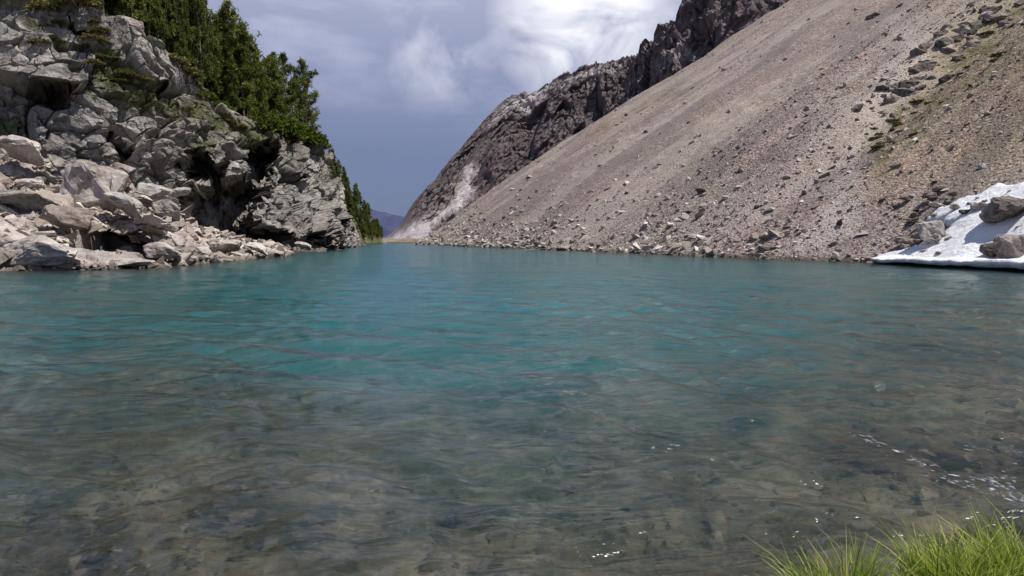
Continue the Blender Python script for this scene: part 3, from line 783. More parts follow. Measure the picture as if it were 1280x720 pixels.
def bed_z(x, y):
    off = (y - shore_line_near(x)) * side_shelf(x, y)
    dep = 0.10 + 0.075 * np.clip(off, 0, 8) + 0.13 * np.clip(off - 6, 0, 10) + 0.26 * np.clip(off - 14, 0, 18)
    return -(dep + 0.16 * fbm(x * 0.5, y * 0.5, x * 0, 4, 91) * sstep(0.2, 3, off))
n = 11000
yq = 2.2 + 15 * RNG.random(n) ** 1.4; xq = RNG.uniform(-1, 1, n) * (1.2 + yq * 0.85)
off = yq - shore_line_near(xq); ok = (off > 0.05)
xq, yq = xq[ok], yq[ok]
cl = fbm(xq * .45, yq * .45, xq * 0, 3, 99); ok = RNG.random(len(xq)) < np.clip(0.45 + 0.9 * cl, 0.05, 1)
xq, yq = xq[ok], yq[ok]
sz = np.minimum(0.018 + 0.018 * RNG.pareto(2.0, len(xq)), 0.10)
Vs, Fs, Ts = scatter(np.stack([xq, yq, bed_z(xq, yq) + sz * .1], -1), sz)
link('pebbles', mesh_np('pebbles', Vs, Fs, M_PEBBLE, False, {'tint': Ts}), kind='stuff')
# larger sunken stones
SUNK = [(150, 610, .45, 'sunken dark rock below the ripples in the near left of the lake'), (60, 690, .3, 'sunken brown rock in the bottom left corner of the lake'),
        (390, 700, .28, 'dark sunken rock at the bottom edge in the shallows'), (600, 690, .22, 'small dark sunken stone in the shallows near the bottom middle'),
        (800, 680, .26, 'dark sunken stone just left of the grass tufts')]
for i, (u, v, s, lab) in enumerate(SUNK):
    r_ = ray(u, v); dpt = -EYE / r_[2]; p = np.array([0, 0, EYE]) + r_ * (dpt + 0.8)
    p[2] = float(bed_z(np.array([p[0]]), np.array([p[1]]))[0])
    boulder('wet', p, (s, s * 0.7, 0.09), lab, 'sunken stones', proto=i, rot=(0, 0, random.uniform(0, 3)), name='sunken_rock', cat='rock')

def water_mat():
    m, nt = new_mat('lake_water'); n = N(nt); p = n.pos()
    # short wind ripples, crests lying across the valley, with a diagonal set in the near corner
    w1 = n.noise(n.mapping(p, (0.55, 1.5, 1), (0, 0, math.radians(-8))), 1.5, 5, 0.6, 0.5)
    w2 = n.noise(n.mapping(p, (0.6, 1.7, 1), (0, 0, math.radians(28))), 3.6, 4, 0.55, 0.4)
    w3 = n.noise(n.mapping(p, (0.5, 1.1, 1), (0, 0, math.radians(-20))), 0.45, 3, 0.5, 0.3)
    h = n.math('ADD', n.math('MULTIPLY', w1, 0.55), n.math('MULTIPLY', w2, 0.22))
    h = n.math('ADD', h, n.math('MULTIPLY', w3, 0.8))
    gust = n.maprange(n.noise(n.mapping(p, (0.06, 0.12, 1)), 1, 4, 0.6), 0.35, 0.65, 0.45, 1.0)
    b = n.add('ShaderNodeBump'); n.set(b.inputs['Height'], n.math('MULTIPLY', h, gust)); b.inputs['Strength'].default_value = 1.0; b.inputs['Distance'].default_value = 0.19
    lw = n.add('ShaderNodeLayerWeight'); lw.inputs['Blend'].default_value = 0.5; n.set(lw.inputs['Normal'], b.outputs[0])
    f5 = n.math('POWER', lw.outputs['Facing'], 4.0)
    fac = n.math('ADD', n.math('MULTIPLY', f5, 0.78), 0.03, True)
    gl = n.add('ShaderNodeBsdfGlossy'); gl.inputs['Roughness'].default_value = 0.10; n.set(gl.inputs['Normal'], b.outputs[0])
    t0 = n.add('ShaderNodeBsdfTransparent'); rf = n.add('ShaderNodeBsdfRefraction'); rf.inputs['IOR'].default_value = 1.33; rf.inputs['Roughness'].default_value = 0.0
    b2 = n.add('ShaderNodeBump'); n.set(b2.inputs['Height'], h); b2.inputs['Strength'].default_value = 1.0; b2.inputs['Distance'].default_value = 0.08; n.set(rf.inputs['Normal'], b2.outputs[0])
    tr = n.add('ShaderNodeMixShader'); tr.inputs[0].default_value = 0.60; nt.links.new(t0.outputs[0], tr.inputs[1]); nt.links.new(rf.outputs[0], tr.inputs[2])
    mx = n.add('ShaderNodeMixShader'); n.set(mx.inputs[0], fac)
    nt.links.new(tr.outputs[0], mx.inputs[1]); nt.links.new(gl.outputs[0], mx.inputs[2])
    o = n.add('ShaderNodeOutputMaterial'); nt.links.new(mx.outputs[0], o.inputs['Surface'])
    sc = n.add('ShaderNodeVolumeScatter'); sc.inputs['Color'].default_value = (0.11, 0.84, 0.93, 1); sc.inputs['Density'].default_value = 0.098
    ab = n.add('ShaderNodeVolumeAbsorption'); ab.inputs['Color'].default_value = (0.02, 0.57, 0.60, 1); ab.inputs['Density'].default_value = 0.115
    ad = n.add('ShaderNodeAddShader'); nt.links.new(sc.outputs[0], ad.inputs[0]); nt.links.new(ab.outputs[0], ad.inputs[1])
    nt.links.new(ad.outputs[0], o.inputs['Volume'])
    return m
M_WATER = water_mat()
vq = np.linspace(760, 327, 640)
yr = np.array([-EYE / ray(640, v_)[2] for v_ in vq])
yr = np.concatenate([np.linspace(-5, yr[0], 24)[:-1], yr, np.linspace(yr[-1], 212, 60)[1:]])
ac = np.linspace(-1, 1, 860)
hw = np.minimum(46, 10 + 0.95 * np.maximum(yr, 0))
XX = ac[None] * hw[:, None]; YY = np.broadcast_to(yr[:, None], XX.shape)
dyr = np.gradient(yr)[:, None]
rw = np.random.default_rng(5)
wz = np.zeros_like(XX)
gx = 0.5 + 0.5 * vnoise(XX * .16, YY * .16, XX * 0, 120)           # gusts: ripple sets come and go
gx2 = 0.5 + 0.5 * vnoise(XX * .22 + 9, YY * .22, XX * 0, 121)
wxp = XX + 0.5 * vnoise(XX * .6, YY * .6, XX * 0, 122); wyp = YY + 0.5 * vnoise(XX * .6, YY * .6, XX * 0 + 3, 123)
for j in range(54):
    lam = 0.16 * (2.4 / 0.16) ** rw.random()
    if j % 3 == 0: a_ = math.radians(14 + rw.normal(0, 14)); env = (0.25 + 0.9 * sstep(-1.5, 2.5, XX - 0.05 * YY)) * gx
    elif j % 3 == 1: a_ = math.radians(90 + rw.normal(0, 22)); env = 0.35 + 0.65 * gx2
    else: a_ = math.radians(55 + rw.normal(0, 24)); env = 0.15 + 0.8 * (1 - gx) 
    kx, ky = 2 * math.pi / lam * math.cos(a_), 2 * math.pi / lam * math.sin(a_)
    ph = kx * wxp + ky * wyp + rw.uniform(0, 6.28)
    w_ = np.sin(ph); w_ = w_ + 0.25 * np.cos(2 * ph)
    wz += env * 0.0112 * lam ** 0.9 * w_ * np.exp(-(dyr * 2.2 / lam) ** 2)
edge = np.minimum(1, (1 - np.abs(ac)[None]) * 12)
wz *= edge * sstep(-5, 0, YY)
top = np.stack([XX, YY, wz], -1).reshape(-1, 3); nr_, nc_ = XX.shape
ii = np.arange(nr_ * nc_).reshape(nr_, nc_)
ring = np.concatenate([ii[0, :-1], ii[:-1, -1], ii[-1, :0:-1], ii[:0:-1, 0]])
low = top[ring].copy(); low[:, 2] = -12.0; L0 = nr_ * nc_; m_ = len(ring); rr_ = np.arange(m_)
walls = np.stack([ring, L0 + rr_, L0 + (rr_ + 1) % m_, np.roll(ring, -1)], -1)
cen = np.array([[0, 60.0, -12.0]]); ci_ = L0 + m_
floor_ = np.stack([L0 + (rr_[::2] + 2) % m_, L0 + (rr_[::2] + 1) % m_, L0 + rr_[::2], np.full(len(rr_[::2]), ci_)], -1)
link('water', mesh_np('water', np.concatenate([top, low, cen]), np.concatenate([grid_faces(nr_, nc_), walls, floor_]), M_WATER, True), kind='structure')

# white flecks: sun and sky glints modelled solid, with broken water at the right
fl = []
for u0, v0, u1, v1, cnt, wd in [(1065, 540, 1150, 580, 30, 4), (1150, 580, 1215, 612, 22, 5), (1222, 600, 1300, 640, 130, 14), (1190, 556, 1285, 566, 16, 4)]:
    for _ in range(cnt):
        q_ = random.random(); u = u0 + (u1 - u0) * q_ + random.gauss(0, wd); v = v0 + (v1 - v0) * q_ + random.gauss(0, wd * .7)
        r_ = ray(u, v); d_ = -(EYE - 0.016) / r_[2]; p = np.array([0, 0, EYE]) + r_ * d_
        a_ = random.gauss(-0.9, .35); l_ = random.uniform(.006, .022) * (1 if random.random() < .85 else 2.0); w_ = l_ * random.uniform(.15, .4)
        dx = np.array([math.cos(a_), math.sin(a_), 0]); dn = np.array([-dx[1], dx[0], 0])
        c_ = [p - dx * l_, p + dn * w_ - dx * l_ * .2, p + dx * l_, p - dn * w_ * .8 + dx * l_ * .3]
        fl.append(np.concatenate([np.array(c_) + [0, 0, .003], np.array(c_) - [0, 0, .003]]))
fl = np.array(fl); nb = np.arange(len(fl))[:, None, None] * 8
fF = (np.array([[3, 2, 1, 0], [4, 5, 6, 7], [0, 1, 5, 4], [1, 2, 6, 5], [2, 3, 7, 6], [3, 0, 4, 7]])[None] + nb).reshape(-1, 4)
m_, nt_m = new_mat('foam_glints'); N(nt_m).bsdf((0.50, 0.52, 0.53), 0.5, None, 0.4)
link('foam_glints', mesh_np('foam_glints', fl.reshape(-1, 3), fF, m_), kind='stuff')

# near grassy bank
xs = np.linspace(-14, 14, 240); qv = np.linspace(0, 1, 60)
XX = np.broadcast_to(xs[None], (60, 240)); E = shore_line_near(xs)[None]
YY = E + 0.35 - qv[:, None] * (8.0 + 0 * E)
dz_ = (E - YY)
ZZ = np.where(dz_ < 0, dz_ * 0.9 - 0.03, 0.16 * sstep(0, 0.25, dz_) + 0.02 * dz_) + 0.03 * fbm(XX * 3, YY * 3, XX * 0, 3, 31)
link('lake_bank', mesh_np('lake_bank', np.stack([XX, YY, ZZ], -1).reshape(-1, 3), grid_faces(60, 240, True), M_BANK, True), kind='structure')

# ------------------------------------------------------------------ SNOW PATCH
SN = [(1074, 328), (1100, 322), (1124, 318), (1152, 311), (1180, 302), (1192, 288), (1158, 276), (1172, 262), (1198, 248), (1240, 237), (1290, 233), (1360, 228), (1440, 240), (1440, 352), (1280, 341), (1180, 334)]
th_s = np.linspace(_th[-3] - 0.10, _th[-3] + 0.20, 300); ds = np.linspace(-2.2, 22, 190)
TH, DD = np.meshgrid(th_s, ds)
RR = np.interp(TH, _th, _R) - DD
x = (CONE_C[0] + RR * np.cos(TH)).ravel(); y = (CONE_C[1] + RR * np.sin(TH)).ravel()
zb = cone_z(x, y)
u_, v_ = project(np.stack([x, y, np.maximum(zb, 0.25)], -1))
wobs = 9 * fbm(x * .7, y * .7, x * 0, 5, 55, .6)
md = poly_dist(u_, v_, SN) + wobs * sstep(0.5, 3, DD.ravel())
thick = 0.5 * np.sqrt(np.clip(md / 10, 0, 1)) * (0.35 + 0.65 * sstep(-1, 5, DD.ravel())) + 0.16 * fbm(x * .45, y * .45, x * 0, 4, 57) + 0.05 * fbm(x * 2, y * 2, x * 0, 3, 59)
top = np.maximum(zb, 0.1) + thick + 0.10
lip = sstep(2.0, -1.5, DD.ravel())
top = np.maximum(top, 0) + lip * 0.16
keep = md > 0
bot = np.where(DD.ravel() < 0.8, 0.20 + 0.06 * fbm(x * 1.5, y * 1.5, x * 0, 2, 58), zb - 0.3)
bot = np.minimum(bot, top - 0.06)
idx = np.arange(len(x)).reshape(TH.shape)
q = np.stack([idx[:-1, :-1], idx[:-1, 1:], idx[1:, 1:], idx[1:, :-1]], -1).reshape(-1, 4)
qk = q[keep[q].all(1)]
# snow: top sheet, underside, and a wall along the rim
Vsn = np.concatenate([np.stack([x, y, top], -1), np.stack([x, y, bot], -1)]); nV = len(x)
ed = np.concatenate([qk[:, [0, 1]], qk[:, [1, 2]], qk[:, [2, 3]], qk[:, [3, 0]]])
key = np.sort(ed, 1); uq, inv, cnt = np.unique(key, axis=0, return_inverse=True, return_counts=True)
rim = ed[cnt[inv.ravel()] == 1]
wallq = np.stack([rim[:, 1], rim[:, 0], rim[:, 0] + nV, rim[:, 1] + nV], -1)
Fsn = np.concatenate([qk, qk[:, ::-1] + nV, wallq])
used = np.unique(Fsn); remap = np.full(2 * nV, -1); remap[used] = np.arange(len(used))
sme = mesh_np('snow_patch', Vsn[used], remap[Fsn], M_SNOW, True)
link('snow_patch', sme, label='white old snow patch at the scree foot, its edge undercut above the water', category='snow patch')

# rocks on and beside the snow
SR = [(1170, 299, 24, 15, 'brown', 'tan rounded boulder at the left edge of the snow patch, dark beneath'),
      (1264, 272, 33, 20, 'dark', 'largest dark boulder poking out of the snow patch'),
      (1272, 318, 26, 17, 'brown', 'pinkish boulder low in the snow patch close to the water'),
      (1240, 322, 14, 10, 'dark', 'dark small rock beside the pinkish boulder in the snow'),
      (1226, 266, 14, 8, 'brown', 'grey rock slab lying in the upper snow left of the largest dark boulder'),
      (1208, 275, 10, 4, 'dark', 'thin dark stone flat on the snow under the grey slab'),
      (1197, 267, 9, 4, 'brown', 'small grey stone at the upper left of the snow patch'),
      (1264, 333, 8, 5, 'dark', 'little black rock at the waterline under the snow edge'),
      (1150, 290, 14, 8, 'brown', 'brown slab on the gravel just left of the snow'),
      (1142, 302, 16, 7, 'brown', 'low flat brown stone where the snow tongue begins'),
      (1135, 317, 6, 2, 'brown', 'tiny flat stone lying on the snow tongue'),
      (1172, 264, 12, 5, 'pale', 'pale flat stone along the top rim of the snow'),
      (1230, 208, 7, 6, 'pale', 'bright white boulder alone on the scree above the snow'),
      (1232, 262, 10, 6, 'dark', 'dark wedge of rock between the grey slab and the largest snow boulder')]
for i, (u, v, hw, hh, kx, lab) in enumerate(SR):
    p = cone_hit(u, v + hh * 0.6); px = p[1] / FPX
    p = p + np.array([0, 0, 0.5 + 0.4 * hh * px if (v > 240 and u > 1155) else 0.05])
    boulder(kx, p, (hw * px * 1.1, hh * px * 1.5, hh * px * 1.25), lab, 'rocks in and around the snow patch', rot=(random.uniform(-.15, .15), random.uniform(-.2, .2), random.uniform(-.3, .3)), proto=i)

for i in range(60):
    u = random.uniform(1110, 1290); v = random.uniform(244, 334)
    p = cone_hit(u, v); px = p[1] / FPX; s_ = random.uniform(1.5, 6.5) * px
    boulder(random.choice(['dark', 'brown', 'brown']), p + np.array([0, 0, .5]), (s_ * 1.5, s_, s_ * .8), 'small stone scattered on the snow patch between the larger rocks', 'small stones on the snow', name='stone', cat='stone')
# dark rock rib on the upper right of the scree
RIB = [(1136, 100), (1150, 88), (1160, 78), (1172, 72), (1186, 62), (1170, 58), (1150, 75), (1200, 66), (1180, 50), (1196, 40), (1214, 58), (1150, 112), (1166, 106), (1182, 34), (1204, 22),
       (1225, 30), (1245, 40), (1232, 12), (1262, 14), (1270, 34), (1215, 6), (1140, 118), (1128, 110), (1100, 14), (1092, 22), (1124, 8), (1136, 14), (1250, 22), (1276, 4)]
RIB += [(1130 + 115 * q_ + random.gauss(0, 12), 108 - 100 * q_ + random.gauss(0, 10)) for q_ in np.linspace(-.35, 1, 100)]
for i, (u, v) in enumerate(RIB):
    p = cone_hit(u, v); px = p[1] / FPX; s = random.choice([2, 3, 3, 4, 5, 6, 8, 11]) * random.uniform(.8, 1.2) * px
    boulder(random.choice(['dark', 'dark', 'brown']), p - np.array([0, 0, s * .1]), (s * 1.35, s, s * 1.0), 'dark craggy rock in the outcrop high on the scree above the green strip', 'outcrop rocks high on the scree',
            rot=(random.uniform(-.2, .2), random.uniform(-.6, -.1), random.uniform(-.5, .5)), name='outcrop_rock', cat='rock')
# scattered larger stones of the scree
for i in range(120):
    u = random.uniform(600, 1270); v = random.uniform(20, 318)
    p = cone_hit(u, v)
    if p[1] > 240 or p[2] < 0.2 or (u > 1085 and v > 235): continue
    px = p[1] / FPX; s = random.uniform(2.2, 5.0) * px * (1.0 if v > 200 else 0.8)
    boulder(random.choice(['pale', 'brown', 'brown']), p, (s * 1.2, s, s * 0.75), 'weathered boulder lying loose among the gravel of the scree slope', 'loose boulders on the scree')
# pale blocks along the right waterline
for i in range(60):
    u = random.uniform(560, 1090); b_ = np.interp(u, [560, 600, 700, 800, 940, 1090], [307, 308.5, 313, 317, 323, 328])
    p = cone_hit(u, b_ - random.uniform(0.3, 3.5)); px = p[1] / FPX; s = random.uniform(1.5, 4.2) * px
    boulder('pale', p, (s * 1.4, s, s * .7), 'pale boulder at the waterline along the foot of the scree', 'boulders along the foot of the scree')

# ------------------------------------------------------------------ TREES
def tube(pts, rad, sides=6):
    pts = np.array(pts, float); k = len(pts); V, F = [], []
    for i in range(k):
        t = pts[min(i + 1, k - 1)] - pts[max(i - 1, 0)]; t /= np.linalg.norm(t) + 1e-9
        a = np.cross(t, [0.3, 0.9, 0.1]); a /= np.linalg.norm(a) + 1e-9; b = np.cross(t, a)
        for s in range(sides):
            w = 2 * math.pi * s / sides
            V.append(pts[i] + rad[i] * (math.cos(w) * a + math.sin(w) * b))
    for i in range(k - 1):
        for s in range(sides):
            F.append((i * sides + s, i * sides + (s + 1) % sides, (i + 1) * sides + (s + 1) % sides, (i + 1) * sides + s))
    return np.array(V), np.array(F)

def make_tree(seed, H, kind):
    rng = np.random.default_rng(seed)
    Vt, Ft, off = [], [], 0
    lean = rng.normal(0, 0.03, 2)
    ax = lambda z: np.array([lean[0] * z + 0.12 * math.sin(z * 0.5 + seed), lean[1] * z + 0.1 * math.cos(z * 0.4 + seed), z])
    zs = np.linspace(-0.6, H * 0.97, 12)
    v, f = tube([ax(z) for z in zs], [0.125 * H / 12 * (1 - 0.93 * max(z, 0) / H) + 0.012 for z in zs], 7); Vt.append(v); Ft.append(f); off += len(v)
    leafC, leafS, leafT = [], [], []
    nl = 46 if kind == 'cedar' else 64
    for i in range(nl):
        q = (i + rng.random()) / nl
        lowest = 0.14 if kind == 'cedar' else 0.22
        z = H * (lowest + (1 - lowest) * q)
        if kind == 'cedar':
            L = H * 0.165 * (math.sin(math.pi * min(1, 0.12 + q * 0.95)) ** 0.7) * rng.uniform(0.55, 1.25) + 0.3
            rise = 0.30 + 0.4 * q
        else:
            L = H * 0.17 * (1 - q) ** 0.8 * rng.uniform(0.7, 1.2) + 0.15
            rise = -0.10 + 0.35 * q
        a = rng.uniform(0, 6.28)
        d = np.array([math.cos(a), math.sin(a), rise + rng.normal(0, .12)])
        p0 = ax(z); p1 = p0 + d * L * 0.5; p2 = p0 + d * L + np.array([0, 0, 0.12 * L])
        v, f = tube([p0, p1, p2], [0.045 * H / 12, 0.03 * H / 12, 0.01], 4); Vt.append(v); Ft.append(f + off); off += len(v)
        nk = max(3, int(L * 3.6))
        for j in range(nk):
            w = 0.35 + 0.65 * (j + rng.random()) / nk
            c = p0 + (p2 - p0) * w + rng.normal(0, 0.16 * L ** 0.5, 3) * np.array([1, 1, .7])
            shade = np.clip(rng.normal(0.42, 0.2) + 0.2 * (w - .6), 0, 1)
            leafC.append(c); leafS.append(rng.uniform(0.22, 0.40) * (H / 12) ** 0.5); leafT.append(shade)
    C = np.array(leafC); Sz = np.array(leafS); T = np.array(leafT); m = len(C); K = 26
    # needle tufts: thin blades fanning out of each twig end
    dirs = rng.normal(size=(m, K, 3)) + np.array([0, 0, 0.35]); dirs /= np.linalg.norm(dirs, axis=2)[..., None]
    side = np.cross(dirs, rng.normal(size=(m, K, 3))); side /= np.linalg.norm(side, axis=2)[..., None]
    c0 = C[:, None] + rng.normal(0, 0.13, (m, K, 3)); l = Sz[:, None, None] * rng.uniform(0.7, 1.3, (m, K, 1)); w = l * 0.15
    q = np.stack([c0 - side * w, c0 + side * w, c0 + dirs * l + side * w * .5, c0 + dirs * l - side * w * .5], 2).reshape(-1, 3)
    F = np.arange(len(q)).reshape(-1, 4)
    tint = np.repeat(np.clip(T[:, None] + rng.normal(0, .12, (m, K)), 0, 1).ravel(), 4)
    return mesh_np('trunk', np.concatenate(Vt), np.concatenate(Ft), M_BARK, True), mesh_np('crown', q, F, M_NEEDLE, False, {'tint': tint})

TREES = [make_tree(300 + i, 12, 'cedar' if i in (0, 1, 2, 5, 6) else 'spire') for i in range(8)]
def tree(loc, H, proto, label, group, w=1.0, tilt=0.0):
    e = link('conifer_tree', None, None, loc, (0, tilt, random.uniform(0, 6.28)), (H / 12 * w, H / 12 * w, H / 12), label=label, category='tree', group=group)
    tm, cm = TREES[proto % len(TREES)]
    link('trunk', tm, e); link('crown', cm, e)
    return e

def cliff_top(u, back):
    """point on the cliff's plateau, back metres behind the crest, in the column of photo pixel u"""
    c = int(np.argmin(np.abs(CLIFF_US - u)))
    col = CLIFF_G[430:, c]; d = np.hypot(col[:, 0] - col[0, 0], col[:, 1] - col[0, 1])
    return col[int(np.argmin(np.abs(d - back)))]

# (u, metres behind crest, height, proto, label)
TOP = [
 (393, 1.5, 12.8, 0, 'bushy dark conifer at the outer right end of the clifftop trees'),
 (378, 2.5, 13.0, 1, 'rounded conifer second from the right end of the clifftop trees'),
 (367, 2.0, 11.5, 2, 'low conifer filling the gap between rounded crowns near the clifftop end'),
 (352, 5.0, 14.5, 5, 'tall ragged conifer standing over the light green bushes'),
 (340, 6.0, 15.5, 1, 'crooked tall conifer with clumped crown above the bushes'),
 (347, 2.0, 10.5, 0, 'short conifer behind the bushes on the clifftop rim'),
 (328, 4.0, 16.0, 6, 'broad conifer rising against the sky left of the crooked one'),
 (318, 2.0, 13.0, 7, 'mid height conifer above the pale rock slab of the rim'),
 (384, 5.0, 13.0, 2, 'conifer half hidden behind the two crowns at the clifftop end'),
 (358, 8.0, 15.0, 6, 'grey-green conifer set back behind the tall ragged one'),
 (371, 6.0, 13.0, 5, 'narrow conifer between the rounded crowns, set back from the rim'),
 (388, 7.0, 12.0, 6, 'hindmost conifer at the outer right end of the clifftop'),
 (360, 1.2, 9.0, 1, 'short bushy conifer rising from the middle of the rim bushes'),
 (398, 2.5, 9.5, 5, 'lowest outermost conifer leaning over the end of the cliff'),
 (333, 2.0, 12.0, 2, 'dense conifer in front of the crooked tall one'),
]
for u, b, H, pr, lab in TOP:
    tree(cliff_top(u, b) - np.array([0, 0, .3]), H, pr, lab, 'trees along the clifftop')
k = 0
for u in np.concatenate([np.linspace(196, 350, 84), np.linspace(30, 196, 30)]):
    u = u + random.uniform(-3, 3); b = random.uniform(1.5, 16); H = random.uniform(11, 18) if u < 300 else random.uniform(8, 13)
    tree(cliff_top(u, b) - np.array([0, 0, .3]), H, random.choice([3, 4, 3, 4, 5, 3, 4, 7]), 'slim conifer in the dense stand of trees on top of the cliff', 'trees along the clifftop', w=random.uniform(.45, .7))
    k += 1
# shrubs on the rim
def make_shrub(seed):
    rng = np.random.default_rng(seed); m = 380; K = 7
    C = rng.normal(size=(m, 3)); C /= np.linalg.norm(C, axis=1)[:, None]; C *= rng.uniform(0.45, 1.0, (m, 1)) ** .5
    C *= 1 + 0.3 * fbm(C[:, 0] * 2, C[:, 1] * 2, C[:, 2] * 2, 2, seed)[:, None]
    C[:, 2] = np.abs(C[:, 2]) * 0.85
    dirs = rng.normal(size=(m, K, 3)) + C[:, None] * 0.8; dirs /= np.linalg.norm(dirs, axis=2)[..., None]
    side = np.cross(dirs, rng.normal(size=(m, K, 3))); side /= np.linalg.norm(side, axis=2)[..., None]
    c0 = C[:, None] + rng.normal(0, .05, (m, K, 3)); l = rng.uniform(.08, .17, (m, K, 1)); w = l * .35
    q = np.stack([c0 - side * w, c0 + side * w, c0 + dirs * l + side * w * .5, c0 + dirs * l - side * w * .5], 2).reshape(-1, 3)
    t = np.clip(rng.normal(.5, .2, m)[:, None] + rng.normal(0, .12, (m, K)), 0, 1).ravel()
    tv_, tf_, off = [], [], 0
    for i in range(9):
        e = C[rng.integers(0, m)] * 0.8
        v, f = tube([np.array([0, 0, -.25]), e * .5, e], [.03, .02, .008], 4); tv_.append(v); tf_.append(f + off); off += len(v)
    return mesh_np('stems', np.concatenate(tv_), np.concatenate(tf_), M_BARK, True), mesh_np('foliage', q, np.arange(len(q)).reshape(-1, 4), M_BUSH, False, {'tint': np.repeat(t, 4)})
SHR = [make_shrub(900 + i) for i in range(3)]
OLIVE = []
for a_, b_ in SHR:
    c_ = b_.copy(); c_.materials.clear(); c_.materials.append(M_OLIVE); OLIVE.append((a_, c_))
def shrub(loc, s, lab, grp, pr, kinds=None, flat=1.0):
    kinds = kinds or SHR
    e = link('shrub', None, None, loc, (0, 0, random.uniform(0, 6.28)), (s * 1.2, s * 1.2, s * flat), label=lab, category='shrub', group=grp)
    link('stems', kinds[pr % 3][0], e); link('foliage', kinds[pr % 3][1], e)
for i, (u, b, s, lab) in enumerate([(345, .8, 2.6, 'large light green bush on the clifftop rim below the tall conifers'), (362, .8, 2.8, 'light green bush between two others on the clifftop rim'),
        (378, .6, 2.6, 'yellowish green bush near the end of the clifftop rim'), (392, .5, 2.3, 'dark green bush at the very end of the clifftop rim'), (330, .8, 2.0, 'low bush where the rim slab meets the trees'),
        (262, .8, 1.3, 'small bush at the foot of the slim conifers on the rim'), (236, .8, 1.5, 'olive bush above the sloping grey slabs'), (215, .6, 1.4, 'brownish green bush beside the big rim boulder'),
        (300, 1.0, 1.4, 'low green bush under the mid height conifers'), (285, 1.0, 1.2, 'tiny bush between the slab and the slim conifers'),
        (96, .8, 1.5, 'dark bush at the top edge above the left cliff'), (62, .8, 1.4, 'bush beside the dark one above the left cliff')]):
    shrub(cliff_top(u, b) - np.array([0, 0, .2]), s, lab, 'bushes on the clifftop rim', i, OLIVE if i in (6, 7, 10, 11) else None, 1.15 if u > 325 else .7)
_cg = CLIFF_G[:430].reshape(-1, 3); _cu, _cv = project(_cg)
for i in range(34):
    q_ = random.random()
    u, v = [(np.interp(q_, [0, .5, 1], [108, 160, 226]) + random.gauss(0, 9), np.interp(q_, [0, .5, 1], [58, 96, 128]) + random.gauss(0, 7)), (random.uniform(50, 130), random.uniform(22, 60)), (random.uniform(225, 330), 0)][0 if i < 20 else (1 if i < 27 else 2)]
    if v == 0: v = np.interp(u, [225, 260, 330], [98, 126, 178]) + random.uniform(0, 10)
    k_ = int(np.argmin((_cu - u) ** 2 + (_cv - v) ** 2))
    shrub(_cg[k_] - np.array([0, 0, .1]), random.uniform(.35, .8), 'small olive bush growing on the grassy ledges of the grey cliff', 'bushes on the cliff ledges', i, OLIVE, .6)
for i in range(40):
    q_ = random.random(); u = np.interp(q_, [0, .4, 1], [1082, 1140, 1262]) + random.gauss(0, 8); v = np.interp(q_, [0, .4, 1], [192, 140, 45]) + random.gauss(0, 8)
    shrub(cone_hit(u, v) - np.array([0, 0, .05]), random.choice([.2, .25, .3, .45, .7]), 'small olive bush in the green strip across the scree', 'bushes in the green strip on the scree', i, OLIVE, .45)
p = cliff_top(178, 0.3); boulder('brown', p + np.array([0, 0, .6]), (1.7, 1.3, 1.3), 'big brown boulder perched on the clifftop rim', proto=3)

# conifers on the hill behind the cliff end
for i in range(95):
    u = random.uniform(400, 478); c = int(np.argmin(np.abs(HILL_US - u))); q = random.uniform(0.12, 1.0) ** 0.7
    foot_ = np.array([(u - 640) / FPX * np.interp(u, [r[0] for r in HL], [r[1] for r in HL]), np.interp(u, [r[0] for r in HL], [r[1] for r in HL]), -3])
    p = foot_ * (1 - q) + HILL_CREST[c] * q
    if p[2] < 1.0: continue
    tree(p - np.array([0, 0, .3]), random.uniform(3.6, 6.2), random.choice([3, 4, 3, 4, 0]), 'small dark conifer on the wooded hill beyond the cliff end', 'conifers on the wooded hill', w=1.15)

# ------------------------------------------------------------------ GRASS TUFTS in the near corner
def make_tuft(seed, rx, ry, n, h0, h1, dry):
    rng = np.random.default_rng(seed)
    a = rng.uniform(0, 6.28, n); rr = np.sqrt(rng.random(n))
    x0 = rx * rr * np.cos(a); y0 = ry * rr * np.sin(a)
    H = rng.uniform(h0 * .6, h1, n) * (1.0 + 0.22 * vnoise(x0 * 14, y0 * 14, x0 * 0, seed)) * (1.02 - 0.2 * rr ** 2); ang = a + rng.normal(0, .9, n); bend = rng.uniform(.1, 1.0, n) * (0.45 + 0.8 * rr) * H
    W = rng.uniform(.0024, .0066, n); wa = rng.uniform(0, 3.14, n)
    t = np.linspace(0, 1, 5); Vv = []
    for k_, tk in enumerate(t):
        cx = x0 + np.cos(ang) * bend * tk ** 2; cy = y0 + np.sin(ang) * bend * tk ** 2; cz = H * (tk - 0.18 * tk ** 2 * bend / (H + 1e-6)) - 0.03
        w = W * (1 - 0.88 * tk ** 1.5)
        Vv.append(np.stack([np.stack([cx - np.cos(wa) * w, cy - np.sin(wa) * w, cz], -1), np.stack([cx + np.cos(wa) * w, cy + np.sin(wa) * w, cz], -1)], 1))
    Vv = np.stack(Vv, 1)                                       # n,5,2,3
    base = (np.arange(n) * 10)[:, None, None]
    f = np.array([[2 * k_, 2 * k_ + 1, 2 * k_ + 3, 2 * k_ + 2] for k_ in range(4)])[None]
    T = np.clip(rng.normal(.48, .25, n) + (rng.random(n) < dry * 1.3) * .45, 0, 1)
    tint = np.clip(T[:, None] + (t[None] - .4) * .22, 0, 1)
    return mesh_np('grass_tuft', Vv.reshape(-1, 3), (f + base).reshape(-1, 4), M_GRASS, True, {'tint': np.repeat(tint.ravel(), 2)})
